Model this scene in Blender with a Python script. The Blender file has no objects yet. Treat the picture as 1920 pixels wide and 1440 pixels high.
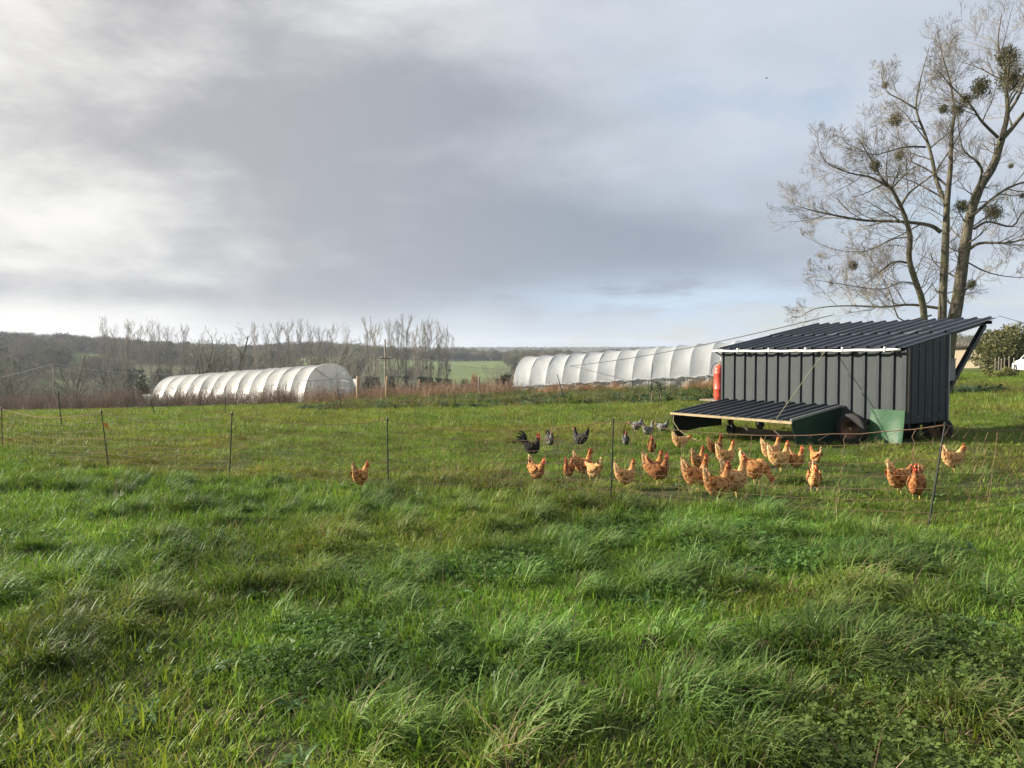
import bpy, math, random
import numpy as np
from mathutils import Vector, Matrix

# ------------------------------------------------------------------ camera, sky, sun, exposure
SC = bpy.context.scene
COL = SC.collection
FPX, HOR, EYE = 1443.0, 668.0, 1.65            # focal length in photo pixels, horizon row, eye height
PITCH = math.atan((720 - HOR) / FPX)           # camera looks slightly down
cam_d = bpy.data.cameras.new('camera')
cam_d.sensor_width = 36.0
cam_d.lens = 36.0 * FPX / 1920.0
cam_d.clip_start = 0.05
cam_d.clip_end = 9000.0
cam = bpy.data.objects.new('camera', cam_d)
COL.objects.link(cam)
cam.location = (0, 0, EYE)
cam.rotation_euler = (math.pi / 2 - PITCH, 0, 0)
SC.camera = cam

SUN_EL, SUN_AZ = math.radians(21), math.radians(-80)      # azimuth from +Y towards +X
SUN_DIR = Vector((math.sin(SUN_AZ) * math.cos(SUN_EL), math.cos(SUN_AZ) * math.cos(SUN_EL), math.sin(SUN_EL)))
sun_d = bpy.data.lights.new('sun', 'SUN')
sun_d.energy = 5.0
sun_d.angle = math.radians(0.9)
sun_d.color = (1.0, 0.91, 0.76)
sun = bpy.data.objects.new('sun', sun_d)
COL.objects.link(sun)
sun.rotation_euler = (-SUN_DIR).to_track_quat('-Z', 'Y').to_euler()

SC.view_settings.view_transform = 'Standard'
SC.view_settings.look = 'None'
SC.view_settings.exposure = 1.3
SC.view_settings.gamma = 1.0
SC.view_settings.use_curve_mapping = False
SC.cycles.use_denoising = True
SC.cycles.denoising_prefilter = 'ACCURATE'
SC.cycles.max_bounces = 4
SC.cycles.diffuse_bounces = 2
SC.cycles.glossy_bounces = 2
SC.cycles.transmission_bounces = 3
SC.cycles.transparent_max_bounces = 8
SC.cycles.volume_bounces = 0
SC.cycles.caustics_reflective = False
SC.cycles.caustics_refractive = False


class NT:
    """small helper to write node trees"""
    def __init__(s, tree):
        s.t = tree
        s.n = tree.nodes
        s.l = tree.links

    def node(s, typ, **kw):
        n = s.n.new(typ)
        for k, v in kw.items():
            setattr(n, k, v)
        return n

    def put(s, sock, v):
        if hasattr(v, 'is_linked'):
            s.l.new(v, sock)
        elif v is not None:
            if sock.type == 'RGBA' and not isinstance(v, (int, float)) and len(v) == 3:
                v = (*v, 1)
            sock.default_value = v

    def math(s, op, a, b=None, c=None, clamp=False):
        n = s.node('ShaderNodeMath', operation=op)
        n.use_clamp = clamp
        for i, v in enumerate((a, b, c)):
            if v is not None:
                s.put(n.inputs[i], v)
        return n.outputs[0]

    def vmath(s, op, a, b=None):
        n = s.node('ShaderNodeVectorMath', operation=op)
        s.put(n.inputs[0], a)
        if b is not None:
            s.put(n.inputs[1], b)
        return n.outputs['Value'] if op in ('DOT_PRODUCT', 'LENGTH', 'DISTANCE') else n.outputs[0]

    def mix(s, f, a, b, mode='MIX'):
        n = s.node('ShaderNodeMix', data_type='RGBA', blend_type=mode)
        s.put(n.inputs[0], f)
        s.put(n.inputs[6], a)
        s.put(n.inputs[7], b)
        return n.outputs[2]

    def ramp(s, f, stops, interp='LINEAR'):
        n = s.node('ShaderNodeValToRGB')
        n.color_ramp.interpolation = interp
        el = n.color_ramp.elements
        while len(el) < len(stops):
            el.new(0.5)
        for e, (p, c) in zip(el, stops):
            e.position = p
            e.color = (*c, 1) if len(c) == 3 else c
        s.put(n.inputs[0], f)
        return n.outputs[0]

    def noise(s, vec, scale, detail=3, rough=0.55, dist=0.0):
        n = s.node('ShaderNodeTexNoise')
        n.inputs['Scale'].default_value = scale
        n.inputs['Detail'].default_value = detail
        n.inputs['Roughness'].default_value = rough
        n.inputs['Distortion'].default_value = dist
        if vec is not None:
            s.put(n.inputs['Vector'], vec)
        return n.outputs[0]

    def smooth(s, x, lo, hi):
        n = s.node('ShaderNodeMapRange', interpolation_type='SMOOTHSTEP')
        n.inputs[1].default_value = lo
        n.inputs[2].default_value = hi
        s.put(n.inputs[0], x)
        return n.outputs[0]


def build_world():
    w = bpy.data.worlds.new('World')
    SC.world = w
    w.use_nodes = True
    w.node_tree.nodes.clear()
    t = NT(w.node_tree)
    out = t.node('ShaderNodeOutputWorld')
    bg = t.node('ShaderNodeBackground')
    bg.inputs[1].default_value = 0.1
    t.l.new(bg.outputs[0], out.inputs[0])
    sky = t.node('ShaderNodeTexSky', sky_type='NISHITA')
    sky.sun_disc = False
    sky.sun_elevation = SUN_EL
    sky.sun_rotation = SUN_AZ
    sky.air_density = 1.0
    sky.dust_density = 1.5
    d = t.node('ShaderNodeTexCoord').outputs['Generated']
    sep = t.node('ShaderNodeSeparateXYZ')
    t.l.new(d, sep.inputs[0])
    x, y, z = sep.outputs
    # a cloud deck seen in perspective: project the direction on a plane overhead
    zz = t.math('ADD', t.math('MAXIMUM', z, 0.0), 0.16)
    comb = t.node('ShaderNodeCombineXYZ')
    t.put(comb.inputs[0], t.math('DIVIDE', x, zz))
    t.put(comb.inputs[1], t.math('DIVIDE', y, zz))
    p = comb.outputs[0]
    n1 = t.noise(t.vmath('ADD', p, (3.1, 1.7, 0)), 0.55, 7, 0.56, 0.15)
    n2 = t.noise(t.vmath('ADD', p, (11.3, 4.2, 0)), 1.5, 7, 0.60, 0.15)
    n3 = t.noise(t.vmath('MULTIPLY', d, (1.0, 1.0, 3.0)), 3.2, 5, 0.5, 0.1)
    nn = t.math('ADD', t.math('MULTIPLY', n1, 0.6), t.math('MULTIPLY', n2, 0.4))
    # the heavy grey bank ahead: centred on a direction, edges broken by the noise
    def lump(cx, cz, sx, sz):
        a = t.math('DIVIDE', t.math('SUBTRACT', t.math('ARCTAN2', x, y), cx), sx)
        b = t.math('DIVIDE', t.math('SUBTRACT', z, cz), sz)
        r2 = t.math('ADD', t.math('MULTIPLY', a, a), t.math('MULTIPLY', b, b))
        return t.math('POWER', 2.718, t.math('MULTIPLY', r2, -1.0))
    bank = t.math('MAXIMUM', t.math('MULTIPLY', lump(0.04, 0.13, 0.42, 0.10), 1.12), t.math('MULTIPLY', lump(-0.16, 0.27, 0.40, 0.13), 0.75))
    bank = t.math('MAXIMUM', bank, t.math('MULTIPLY', lump(-0.50, 0.075, 0.30, 0.022), 0.60))
    dark = t.math('ADD', bank, t.math('MULTIPLY', t.math('SUBTRACT', nn, 0.5), 1.25))
    dark = t.math('ADD', dark, t.math('MULTIPLY', t.math('SUBTRACT', n3, 0.5), 0.7))
    n4 = t.noise(t.vmath('MULTIPLY', t.vmath('ADD', d, (0.3, 0, 0)), (1.0, 1.0, 2.2)), 5.0, 8, 0.60, 0.15)
    sunny = t.smooth(t.vmath('DOT_PRODUCT', d, tuple(SUN_DIR)), 0.05, 0.5)
    dark = t.math('ADD', dark, t.math('MULTIPLY', t.math('SUBTRACT', n4, 0.5), t.math('ADD', 0.40, t.math('MULTIPLY', sunny, 1.5))))
    dark = t.math('ADD', dark, t.math('MULTIPLY', sunny, 0.22))
    dark = t.smooth(dark, -0.15, 1.05)
    # clouds turn warm and bright towards the sun, cool and bluish away from it
    sd = t.vmath('DOT_PRODUCT', d, tuple(SUN_DIR))
    side = t.smooth(sd, 0.0, 0.72)
    bright = t.mix(side, (0.65, 0.71, 0.81), (0.98, 0.96, 0.91))
    grey = t.mix(side, (0.31, 0.365, 0.45), (0.45, 0.45, 0.48))
    cloud = t.mix(dark, bright, grey)
    # gaps of clear sky, more of them away from the sun
    gapn = t.math('ADD', t.math('MULTIPLY', n2, 0.8), t.math('MULTIPLY', n1, 0.4))
    gap = t.smooth(gapn, 0.62, 0.48)
    gap = t.math('MULTIPLY', gap, t.math('SUBTRACT', 1.0, t.smooth(dark, 0.15, 0.6)))
    gap = t.math('MULTIPLY', gap, t.math('SUBTRACT', 1.0, t.smooth(sd, 0.0, 0.45)))
    gap = t.math('MULTIPLY', gap, 0.45)
    haze_col = t.mix(side, (0.60, 0.70, 0.80), (0.86, 0.85, 0.80))
    low = t.smooth(z, 0.085, 0.0)
    cloud = t.mix(t.math('MULTIPLY', low, 0.7), cloud, haze_col)
    thin = t.math('MULTIPLY', lump(0.24, 0.068, 0.26, 0.032), t.smooth(n2, 0.36, 0.60))
    cloud = t.mix(t.math('MULTIPLY', thin, 0.9), cloud, (0.58, 0.75, 0.93))
    scale = 10.0 / 2 ** SC.view_settings.exposure
    cl = t.vmath('SCALE', cloud)
    cl_n = cl.node
    cl_n.inputs['Scale'].default_value = scale
    sk = t.vmath('SCALE', sky.outputs[0])
    sk.node.inputs['Scale'].default_value = 0.85
    t.put(bg.inputs[0], t.mix(gap, cl, sk))


build_world()

# ------------------------------------------------------------------ helpers
RNG = np.random.default_rng(7)
CP, SP = math.cos(PITCH), math.sin(PITCH)


def pix(u, v, d):
    """the point at depth y = d on the ray through photo pixel (u, v)"""
    a, b = (u - 960) / FPX, (720 - v) / FPX
    dy, dz = CP + b * SP, -SP + b * CP
    return Vector((a / dy * d, d, EYE + dz / dy * d))


def _hash(ix, iy, s):
    h = (ix.astype(np.int64) * 374761393 + iy.astype(np.int64) * 668265263 + s * 1442695041) & 0x7fffffff
    h = ((h ^ (h >> 13)) * 1274126177) & 0x7fffffff
    h = h ^ (h >> 16)
    return (h & 0xffff) / 65535.0


def vnoise(x, y, s=0):
    x = np.asarray(x, float)
    y = np.asarray(y, float)
    ix, iy = np.floor(x), np.floor(y)
    fx, fy = x - ix, y - iy
    fx, fy = fx * fx * (3 - 2 * fx), fy * fy * (3 - 2 * fy)
    ix, iy = ix.astype(np.int64), iy.astype(np.int64)
    a, b = _hash(ix, iy, s), _hash(ix + 1, iy, s)
    c, d = _hash(ix, iy + 1, s), _hash(ix + 1, iy + 1, s)
    return (a * (1 - fx) + b * fx) * (1 - fy) + (c * (1 - fx) + d * fx) * fy


def fbm(x, y, s=0, o=3):
    r, a, t = 0, 1.0, 0
    for k in range(o):
        r = r + a * vnoise(x * 2 ** k + 17.3 * k, y * 2 ** k - 9.1 * k, s + k)
        t += a
        a *= 0.5
    return r / t


def sstep(x, a, b):
    t = np.clip((np.asarray(x, float) - a) / (b - a), 0, 1)
    return t * t * (3 - 2 * t)


TC = (0.401, -0.786, 0.74, 0.042, 0.034, 0.184, -0.312)
RIDGE_U = np.array([-900, -200, 0, 180, 300, 450, 560, 610, 690, 800, 900, 1000, 1100, 1350, 1500, 1780, 1920, 2800])
RIDGE_V = np.array([642, 632, 633, 637, 645, 650, 645, 642, 648, 655, 657, 656, 659, 652, 646, 640, 642, 640])
FENCE_X = np.array([-60, -11.9, -7.6, -4.6, -1.87, 1.32, 4.32, 7.6, 40])
FENCE_Y = np.array([44, 18.0, 14.2, 12.5, 11.6, 10.2, 8.0, 9.4, 20])


def ground(x, y):
    """smooth terrain height (no tussocks)"""
    x = np.asarray(x, float)
    y = np.asarray(y, float)
    X, Y = np.clip(x, -48, 48) / 30, np.clip(y, -10, 85) / 30
    near = TC[0] * X + TC[1] * Y + TC[2] * X * X + TC[3] * X * Y + TC[4] * Y * Y + TC[5] * X * Y * Y + TC[6] * X * X * Y
    r = np.hypot(x, y)
    yy = np.where(y > 1, y, 1)
    u = np.where(y > 0.2 * np.abs(x), 960 + FPX * x / yy, np.where(x < 0, -900, 2800))
    v = np.interp(u, RIDGE_U, RIDGE_V)
    zr = 1.65 + 900 * (HOR - v) / FPX - 10
    valley = -15 + 9 * sstep(u, 1000, 1500)
    mid = valley + (zr - valley) * sstep(r, 220, 900) ** 0.8
    back = zr + (1.65 + 2900 * (HOR - 650) / FPX - 14 - zr) * sstep(r, 1000, 2900) - 12 * sstep(r, 900, 1200) * (1 - sstep(r, 1400, 2600))
    far = np.where(r < 900, mid, back) + 5 * (fbm(x / 160, y / 160, 5) - 0.5) * sstep(r, 120, 300)
    k = sstep(r, 82, 200)
    return near * (1 - k) + far * k


def inpen(x, y):
    return sstep(y - np.interp(x, FENCE_X, FENCE_Y), -0.5, 0.6)


def tuss_info(x, y, cell=0.50):
    """tussocks: 0..1 height, offset from the clump centre and a number of its own"""
    x = np.asarray(x, float)
    y = np.asarray(y, float)
    ca, sa = math.cos(0.5), math.sin(0.5)
    a, b = (x * ca + y * sa) / (cell * 1.35), (-x * sa + y * ca) / cell
    ia, ib = np.floor(a).astype(np.int64), np.floor(b).astype(np.int64)
    best = np.zeros_like(a)
    ox, oy, hh = np.zeros_like(a), np.zeros_like(a), np.zeros_like(a)
    for da in (-1, 0, 1):
        for db in (-1, 0, 1):
            p, q = ia + da, ib + db
            px, py = p + 0.15 + 0.7 * _hash(p, q, 301), q + 0.15 + 0.7 * _hash(p, q, 302)
            wx, wy = (px * cell * 1.35), (py * cell)
            gx, gy = wx * ca - wy * sa, wx * sa + wy * ca
            on = _hash(p, q, 303) < 0.10 + 0.62 * sstep(fbm(gx / 2.6, gy / 2.6, 37, 2), 0.38, 0.64)
            rad = 0.11 + 0.24 * _hash(p, q, 304) ** 1.8
            dx, dy = x - gx, y - gy
            v = on * np.clip(1 - (dx * dx + dy * dy) / (rad * rad), 0, 1)
            m = v > best
            best = np.where(m, v, best)
            ox, oy, hh = np.where(m, dx / rad, ox), np.where(m, dy / rad, oy), np.where(m, _hash(p, q, 305), hh)
    return best, ox, oy, hh


def tuss(x, y):
    return sstep(tuss_info(x, y)[0], 0.0, 0.6)


def bumps(x, y):
    r = np.hypot(x, y)
    k = 1 - sstep(r, 30, 60)
    return k * ((0.065 - 0.040 * inpen(x, y)) * sstep(tuss_info(x, y)[0], 0.0, 1.0) + 0.05 * (fbm(x / 0.45, y / 0.45, 41, 3) - 0.5) + 0.08 * (fbm(x / 2.2, y / 2.2, 43, 2) - 0.5))


def gz(x, y):
    return float(ground(x, y))


def surf(x, y):
    return float(ground(x, y) + bumps(np.asarray(x), np.asarray(y)))


def on_ground(u, v):
    """where the ray through pixel (u, v) meets the smooth terrain"""
    d = 2.0
    while d < 400:
        p = pix(u, v, d)
        if p.z <= gz(p.x, p.y):
            break
        d *= 1.01
    lo, hi = d / 1.01, d
    for _ in range(20):
        m = (lo + hi) / 2
        p = pix(u, v, m)
        if p.z <= gz(p.x, p.y):
            hi = m
        else:
            lo = m
    return pix(u, v, hi)


class MB:
    """collects verts and faces of one mesh, with one optional colour per face"""
    def __init__(s):
        s.v, s.f, s.c = [], [], []

    def add(s, verts, faces, col=None):
        o = len(s.v)
        s.v.extend(tuple(p) for p in verts)
        s.f.extend(tuple(i + o for i in q) for q in faces)
        if col is not None:
            s.c.extend([col] * len(faces))
        return s

    def box(s, c, size, rot=None, col=None):
        hx, hy, hz = size[0] / 2, size[1] / 2, size[2] / 2
        vs = [Vector((a, b, e)) for a in (-hx, hx) for b in (-hy, hy) for e in (-hz, hz)]
        if rot is not None:
            vs = [rot @ q for q in vs]
        c = Vector(c)
        return s.add([q + c for q in vs], [(0, 1, 3, 2), (4, 6, 7, 5), (0, 4, 5, 1), (2, 3, 7, 6), (0, 2, 6, 4), (1, 5, 7, 3)], col)

    def beam(s, a, b, w, h, up=(0, 0, 1), col=None):
        """square bar from a to b"""
        a, b = Vector(a), Vector(b)
        t = (b - a).normalized()
        side = t.cross(Vector(up))
        if side.length < 1e-4:
            side = t.cross(Vector((1, 0, 0)))
        side.normalize()
        n = side.cross(t).normalized()
        q = [side * (w / 2) * i + n * (h / 2) * j for i, j in ((-1, -1), (1, -1), (1, 1), (-1, 1))]
        return s.add([a + k for k in q] + [b + k for k in q],
                     [(3, 2, 1, 0), (4, 5, 6, 7), (0, 1, 5, 4), (1, 2, 6, 5), (2, 3, 7, 6), (3, 0, 4, 7)], col)

    def tube(s, pts, rad, n=5, cap=True, col=None):
        P = np.array([tuple(p) for p in pts], float)
        m = len(P)
        R = np.full(m, rad, float) if np.isscalar(rad) else np.array(rad, float)
        T = np.gradient(P, axis=0)
        T /= np.linalg.norm(T, axis=1)[:, None] + 1e-9
        ref = np.array([0, 0, 1.0]) if abs(T[0][2]) < 0.9 else np.array([1.0, 0, 0])
        A = np.cross(T, ref)
        A /= np.linalg.norm(A, axis=1)[:, None] + 1e-9
        B = np.cross(A, T)
        an = np.arange(n) * 2 * np.pi / n
        V = P[:, None, :] + R[:, None, None] * (np.cos(an)[None, :, None] * A[:, None, :] + np.sin(an)[None, :, None] * B[:, None, :])
        fs = [(i * n + k, i * n + (k + 1) % n, (i + 1) * n + (k + 1) % n, (i + 1) * n + k) for i in range(m - 1) for k in range(n)]
        if cap:
            fs.append(tuple(range(n - 1, -1, -1)))
            fs.append(tuple((m - 1) * n + k for k in range(n)))
        return s.add(V.reshape(-1, 3).tolist(), fs, col)

    def lathe(s, prof, n=20, col=None, axis=None, origin=(0, 0, 0)):
        """prof: (radius, height); axis: Matrix turning z into another direction"""
        vs, fs = [], []
        for r, h in prof:
            for k in range(n):
                a = 2 * math.pi * k / n
                q = Vector((r * math.cos(a), r * math.sin(a), h))
                if axis is not None:
                    q = axis @ q
                vs.append(q + Vector(origin))
        m = len(prof)
        for i in range(m - 1):
            for k in range(n):
                fs.append((i * n + k, i * n + (k + 1) % n, (i + 1) * n + (k + 1) % n, (i + 1) * n + k))
        fs.append(tuple(range(n - 1, -1, -1)))
        fs.append(tuple((m - 1) * n + k for k in range(n)))
        return s.add(vs, fs, col)

    def mesh(s, name, mat=None, smooth=False):
        me = bpy.data.meshes.new(name)
        me.from_pydata(s.v, [], s.f)
        if s.c:
            a = me.attributes.new('tint', 'FLOAT_COLOR', 'FACE')
            a.data.foreach_set('color', np.array([(*c, 1.0) for c in s.c], np.float32).ravel())
        if mat is not None:
            me.materials.append(mat)
        if smooth:
            me.shade_smooth()
        me.update()
        return me

    def build(s, name, mat, parent=None, smooth=False):
        return obj(name, s.mesh(name, mat, smooth), parent)


def obj(name, me, parent=None):
    o = bpy.data.objects.new(name, me)
    COL.objects.link(o)
    if parent is not None:
        o.parent = parent
    return o


def tag(o, label=None, cat=None, group=None, kind=None):
    for k, v in (('label', label), ('category', cat), ('group', group), ('kind', kind)):
        if v:
            o[k] = v
    return o


def thing(name, label, cat, loc=(0, 0, 0), rz=0.0, group=None):
    o = bpy.data.objects.new(name, None)
    o.empty_display_size = 0.1
    COL.objects.link(o)
    o.location = loc
    o.rotation_euler = (0, 0, rz)
    return tag(o, label, cat, group)


def copy_tree(o, parent=None):
    c = o.copy()
    COL.objects.link(c)
    c.parent = parent
    for ch in list(o.children):
        copy_tree(ch, c)
    return c


# ------------------------------------------------------------------ materials
def new_mat(name):
    m = bpy.data.materials.new(name)
    m.use_nodes = True
    m.node_tree.nodes.clear()
    t = NT(m.node_tree)
    out = t.node('ShaderNodeOutputMaterial')
    return m, t, out


def pbr(t, out, col, rough=0.6, metal=0.0, spec=0.5, bump=None, bstr=0.3, bdist=0.01):
    b = t.node('ShaderNodeBsdfPrincipled')
    t.put(b.inputs['Base Color'], col)
    t.put(b.inputs['Roughness'], rough)
    t.put(b.inputs['Metallic'], metal)
    b.inputs['Specular IOR Level'].default_value = spec
    if bump is not None:
        n = t.node('ShaderNodeBump')
        n.inputs['Strength'].default_value = bstr
        n.inputs['Distance'].default_value = bdist
        t.put(n.inputs['Height'], bump)
        t.l.new(n.outputs[0], b.inputs['Normal'])
    t.l.new(b.outputs[0], out.inputs[0])
    return b


def simple(name, col, rough=0.6, var=0.15, scale=6.0, metal=0.0, spec=0.4, bstr=0.15, dirt=None, dirt_amt=0.35):
    """a base colour broken by two sizes of noise, with optional dirt patches"""
    m, t, out = new_mat(name)
    co = t.node('ShaderNodeTexCoord').outputs['Object']
    n = t.noise(co, scale, 5, 0.6)
    f = t.noise(co, scale * 9, 3, 0.6)
    c = t.mix(n, tuple(k * (1 - var) for k in col), tuple(min(1, k * (1 + var)) for k in col))
    if dirt:
        d = t.math('MULTIPLY', t.smooth(t.noise(co, scale * 0.6, 6, 0.65), 0.48, 0.72), dirt_amt)
        c = t.mix(d, c, dirt)
    pbr(t, out, c, t.math('ADD', rough - 0.08, t.math('MULTIPLY', f, 0.16)), metal, spec, f, bstr, 0.004)
    return m


def leafy(name, use_tint=True, trans=0.35, rough=0.5, gain=1.0, col=(0.08, 0.13, 0.03), spec=0.3, inst=True):
    """thin leaf: tint per face, varied per instance; part of the light passes through"""
    m, t, out = new_mat(name)
    if use_tint:
        c = t.node('ShaderNodeAttribute', attribute_name='tint').outputs['Color']
    else:
        c = col
    if inst:
        a = t.node('ShaderNodeAttribute', attribute_name='itint', attribute_type='INSTANCER').outputs['Color']
        c = t.mix(1.0, c, a, 'MULTIPLY')
    if gain != 1.0:
        c = t.mix(1.0, c, (gain, gain, gain), 'MULTIPLY')
    b = t.node('ShaderNodeBsdfPrincipled')
    t.put(b.inputs['Base Color'], c)
    b.inputs['Roughness'].default_value = rough
    b.inputs['Specular IOR Level'].default_value = spec
    tr = t.node('ShaderNodeBsdfTranslucent')
    t.put(tr.inputs[0], t.mix(1.0, c, (1.25, 1.2, 0.55), 'MULTIPLY'))
    mx = t.node('ShaderNodeMixShader')
    mx.inputs[0].default_value = trans
    t.l.new(b.outputs[0], mx.inputs[1])
    t.l.new(tr.outputs[0], mx.inputs[2])
    t.l.new(mx.outputs[0], out.inputs[0])
    return m


def mat_ground():
    m, t, out = new_mat('ground')
    c = t.node('ShaderNodeAttribute', attribute_name='tint').outputs['Color']
    co = t.node('ShaderNodeTexCoord').outputs['Object']
    n = t.noise(co, 2.2, 6, 0.65)
    n2 = t.noise(co, 0.05, 5, 0.6)
    c = t.mix(1.0, c, t.mix(n, (0.72, 0.72, 0.72), (1.25, 1.25, 1.25)), 'MULTIPLY')
    c = t.mix(1.0, c, t.mix(n2, (0.8, 0.8, 0.8), (1.2, 1.2, 1.2)), 'MULTIPLY')
    pbr(t, out, c, 0.95, 0, 0.1, t.noise(co, 14, 4, 0.6), 0.6, 0.03)
    return m


def steel(name, col, dirt, rough=0.5, spec=0.35):
    """coated sheet: faded unevenly, rain streaks running down, specks of mud"""
    m, t, out = new_mat(name)
    co = t.node('ShaderNodeTexCoord').outputs['Object']
    n = t.noise(co, 1.3, 5, 0.6)
    st = t.noise(t.vmath('MULTIPLY', co, (9.0, 1.2, 0.7)), 2.2, 5, 0.65)
    sp = t.noise(co, 38.0, 3, 0.7)
    c = t.mix(n, tuple(k * 0.72 for k in col), tuple(k * 1.35 for k in col))
    c = t.mix(t.math('MULTIPLY', t.smooth(st, 0.50, 0.74), 0.75), c, dirt)
    c = t.mix(t.math('MULTIPLY', t.smooth(sp, 0.66, 0.74), t.smooth(n, 0.45, 0.65)), c, tuple(k * 1.3 for k in dirt))
    pbr(t, out, c, t.math('ADD', rough - 0.1, t.math('MULTIPLY', st, 0.3)), 0, spec, n, 0.25, 0.05)
    return m


def mat_bark():
    m, t, out = new_mat('poplar_bark')
    co = t.node('ShaderNodeTexCoord').outputs['Object']
    fis = t.noise(t.vmath('MULTIPLY', co, (1.0, 1.0, 0.22)), 9.0, 5, 0.65, 0.4)
    big = t.noise(co, 0.9, 5, 0.6)
    c = t.ramp(fis, [(0.32, (0.030, 0.026, 0.020)), (0.5, (0.105, 0.093, 0.070)), (0.7, (0.20, 0.18, 0.135))])
    c = t.mix(t.math('MULTIPLY', t.smooth(big, 0.46, 0.66), 0.55), c, (0.095, 0.10, 0.045))
    c = t.mix(t.math('MULTIPLY', t.smooth(big, 0.46, 0.30), 0.5), c, (0.05, 0.044, 0.036))
    pbr(t, out, c, 0.92, 0, 0.12, fis, 1.0, 0.05)
    return m


M = {}
M['ground'] = mat_ground()
M['grass'] = leafy('grass_blades', trans=0.34, rough=0.5, spec=0.16)
M['weed'] = leafy('weed_leaves', trans=0.25, rough=0.5)
M['stem'] = leafy('dry_stems', trans=0.1, rough=0.8, spec=0.15)
M['foliage'] = leafy('foliage', trans=0.22, rough=0.55, inst=False)
M['woodland'] = leafy('woodland_twigs', trans=0.0, rough=0.95, spec=0.05)
M['bark'] = mat_bark()
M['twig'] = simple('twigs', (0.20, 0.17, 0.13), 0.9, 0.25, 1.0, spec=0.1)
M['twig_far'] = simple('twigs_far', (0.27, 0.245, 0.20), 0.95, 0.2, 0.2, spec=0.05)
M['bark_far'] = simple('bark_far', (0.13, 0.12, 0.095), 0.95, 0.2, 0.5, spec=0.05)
M['steel_dark'] = steel('anthracite_steel', (0.015, 0.020, 0.028), (0.042, 0.046, 0.048))
M['steel_roof'] = steel('anthracite_roof', (0.025, 0.032, 0.043), (0.070, 0.076, 0.082), 0.45, 0.4)
M['steel_grey'] = steel('grey_sheet_face', (0.036, 0.045, 0.048), (0.066, 0.072, 0.068), 0.6, 0.3)
M['gutter'] = simple('white_gutter', (0.70, 0.69, 0.66), 0.45, 0.06, 4.0, dirt=(0.3, 0.29, 0.24), dirt_amt=0.4)
M['timber'] = simple('raw_timber', (0.34, 0.27, 0.165), 0.8, 0.25, 7.0, spec=0.2, dirt=(0.12, 0.09, 0.06), dirt_amt=0.6)
M['old_wood'] = simple('weathered_wood', (0.23, 0.19, 0.15), 0.85, 0.3, 5.0, spec=0.15, dirt=(0.09, 0.08, 0.06), dirt_amt=0.5)
M['stake_wood'] = simple('stake_wood', (0.36, 0.25, 0.15), 0.85, 0.25, 5.0, spec=0.15, dirt=(0.12, 0.10, 0.07), dirt_amt=0.4)
M['dark_green'] = simple('dark_green_board', (0.007, 0.028, 0.018), 0.5, 0.25, 3.0, dirt=(0.02, 0.042, 0.032), dirt_amt=0.6)
M['black_board'] = simple('black_board', (0.012, 0.013, 0.013), 0.6, 0.25, 3.0)
M['black_beam'] = simple('black_beam', (0.012, 0.014, 0.018), 0.5, 0.2, 4.0)
M['aluminium'] = simple('aluminium_trim', (0.42, 0.43, 0.44), 0.4, 0.12, 5.0, metal=0.7, dirt=(0.2, 0.19, 0.17))
M['rubber'] = simple('tyre_rubber', (0.022, 0.022, 0.022), 0.75, 0.2, 8.0, spec=0.3, dirt=(0.05, 0.048, 0.042), dirt_amt=0.5)
M['rust'] = simple('rusty_rim', (0.14, 0.075, 0.045), 0.75, 0.35, 12.0, spec=0.3, dirt=(0.30, 0.25, 0.19), dirt_amt=0.6)
M['red_paint'] = simple('red_cylinder_paint', (0.56, 0.075, 0.045), 0.42, 0.1, 4.0, dirt=(0.30, 0.08, 0.055), dirt_amt=0.35)
M['hose'] = simple('black_hose', (0.015, 0.015, 0.016), 0.5, 0.1)
M['brass'] = simple('brass_valve', (0.30, 0.24, 0.14), 0.45, 0.2, 20, metal=0.8)
M['post'] = simple('black_plastic_post', (0.012, 0.014, 0.012), 0.5, 0.2, 6.0)
M['twine'] = simple('net_twine', (0.15, 0.095, 0.06), 0.8, 0.25, 3.0, spec=0.15)
M['twine_pale'] = simple('pale_net_twine', (0.2, 0.17, 0.1), 0.8, 0.25, 3.0, spec=0.15)
M['rope'] = simple('old_rope', (0.27, 0.25, 0.15), 0.9, 0.2, 9.0, spec=0.1)
M['ribbon'] = simple('orange_tape', (0.55, 0.20, 0.04), 0.6, 0.1)
M['cable'] = simple('black_cable', (0.03, 0.03, 0.032), 0.6, 0.1)
M['plaster'] = simple('beige_wall', (0.44, 0.36, 0.26), 0.9, 0.1, 0.8, spec=0.15, dirt=(0.33, 0.26, 0.18), dirt_amt=0.5)
M['slate'] = simple('dark_roof', (0.05, 0.045, 0.045), 0.8, 0.25, 2.0, spec=0.2)
M['grey_box'] = simple('grey_metal_box', (0.17, 0.165, 0.165), 0.5, 0.12, 3.0, dirt=(0.10, 0.09, 0.08))


def mat_plastic_green():
    m, t, out = new_mat('green_plastic_sheet')
    co = t.node('ShaderNodeTexCoord').outputs['Object']
    n = t.noise(co, 3.0, 5, 0.6)
    c = t.mix(n, (0.006, 0.050, 0.016), (0.012, 0.085, 0.026))
    c = t.mix(t.math('MULTIPLY', t.smooth(t.noise(co, 2.0, 6, 0.7), 0.5, 0.7), 0.35), c, (0.06, 0.085, 0.06))
    pbr(t, out, c, 0.5, 0, 0.3, t.noise(co, 5, 3), 0.35, 0.02)
    return m


M['green_plastic'] = mat_plastic_green()


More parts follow.
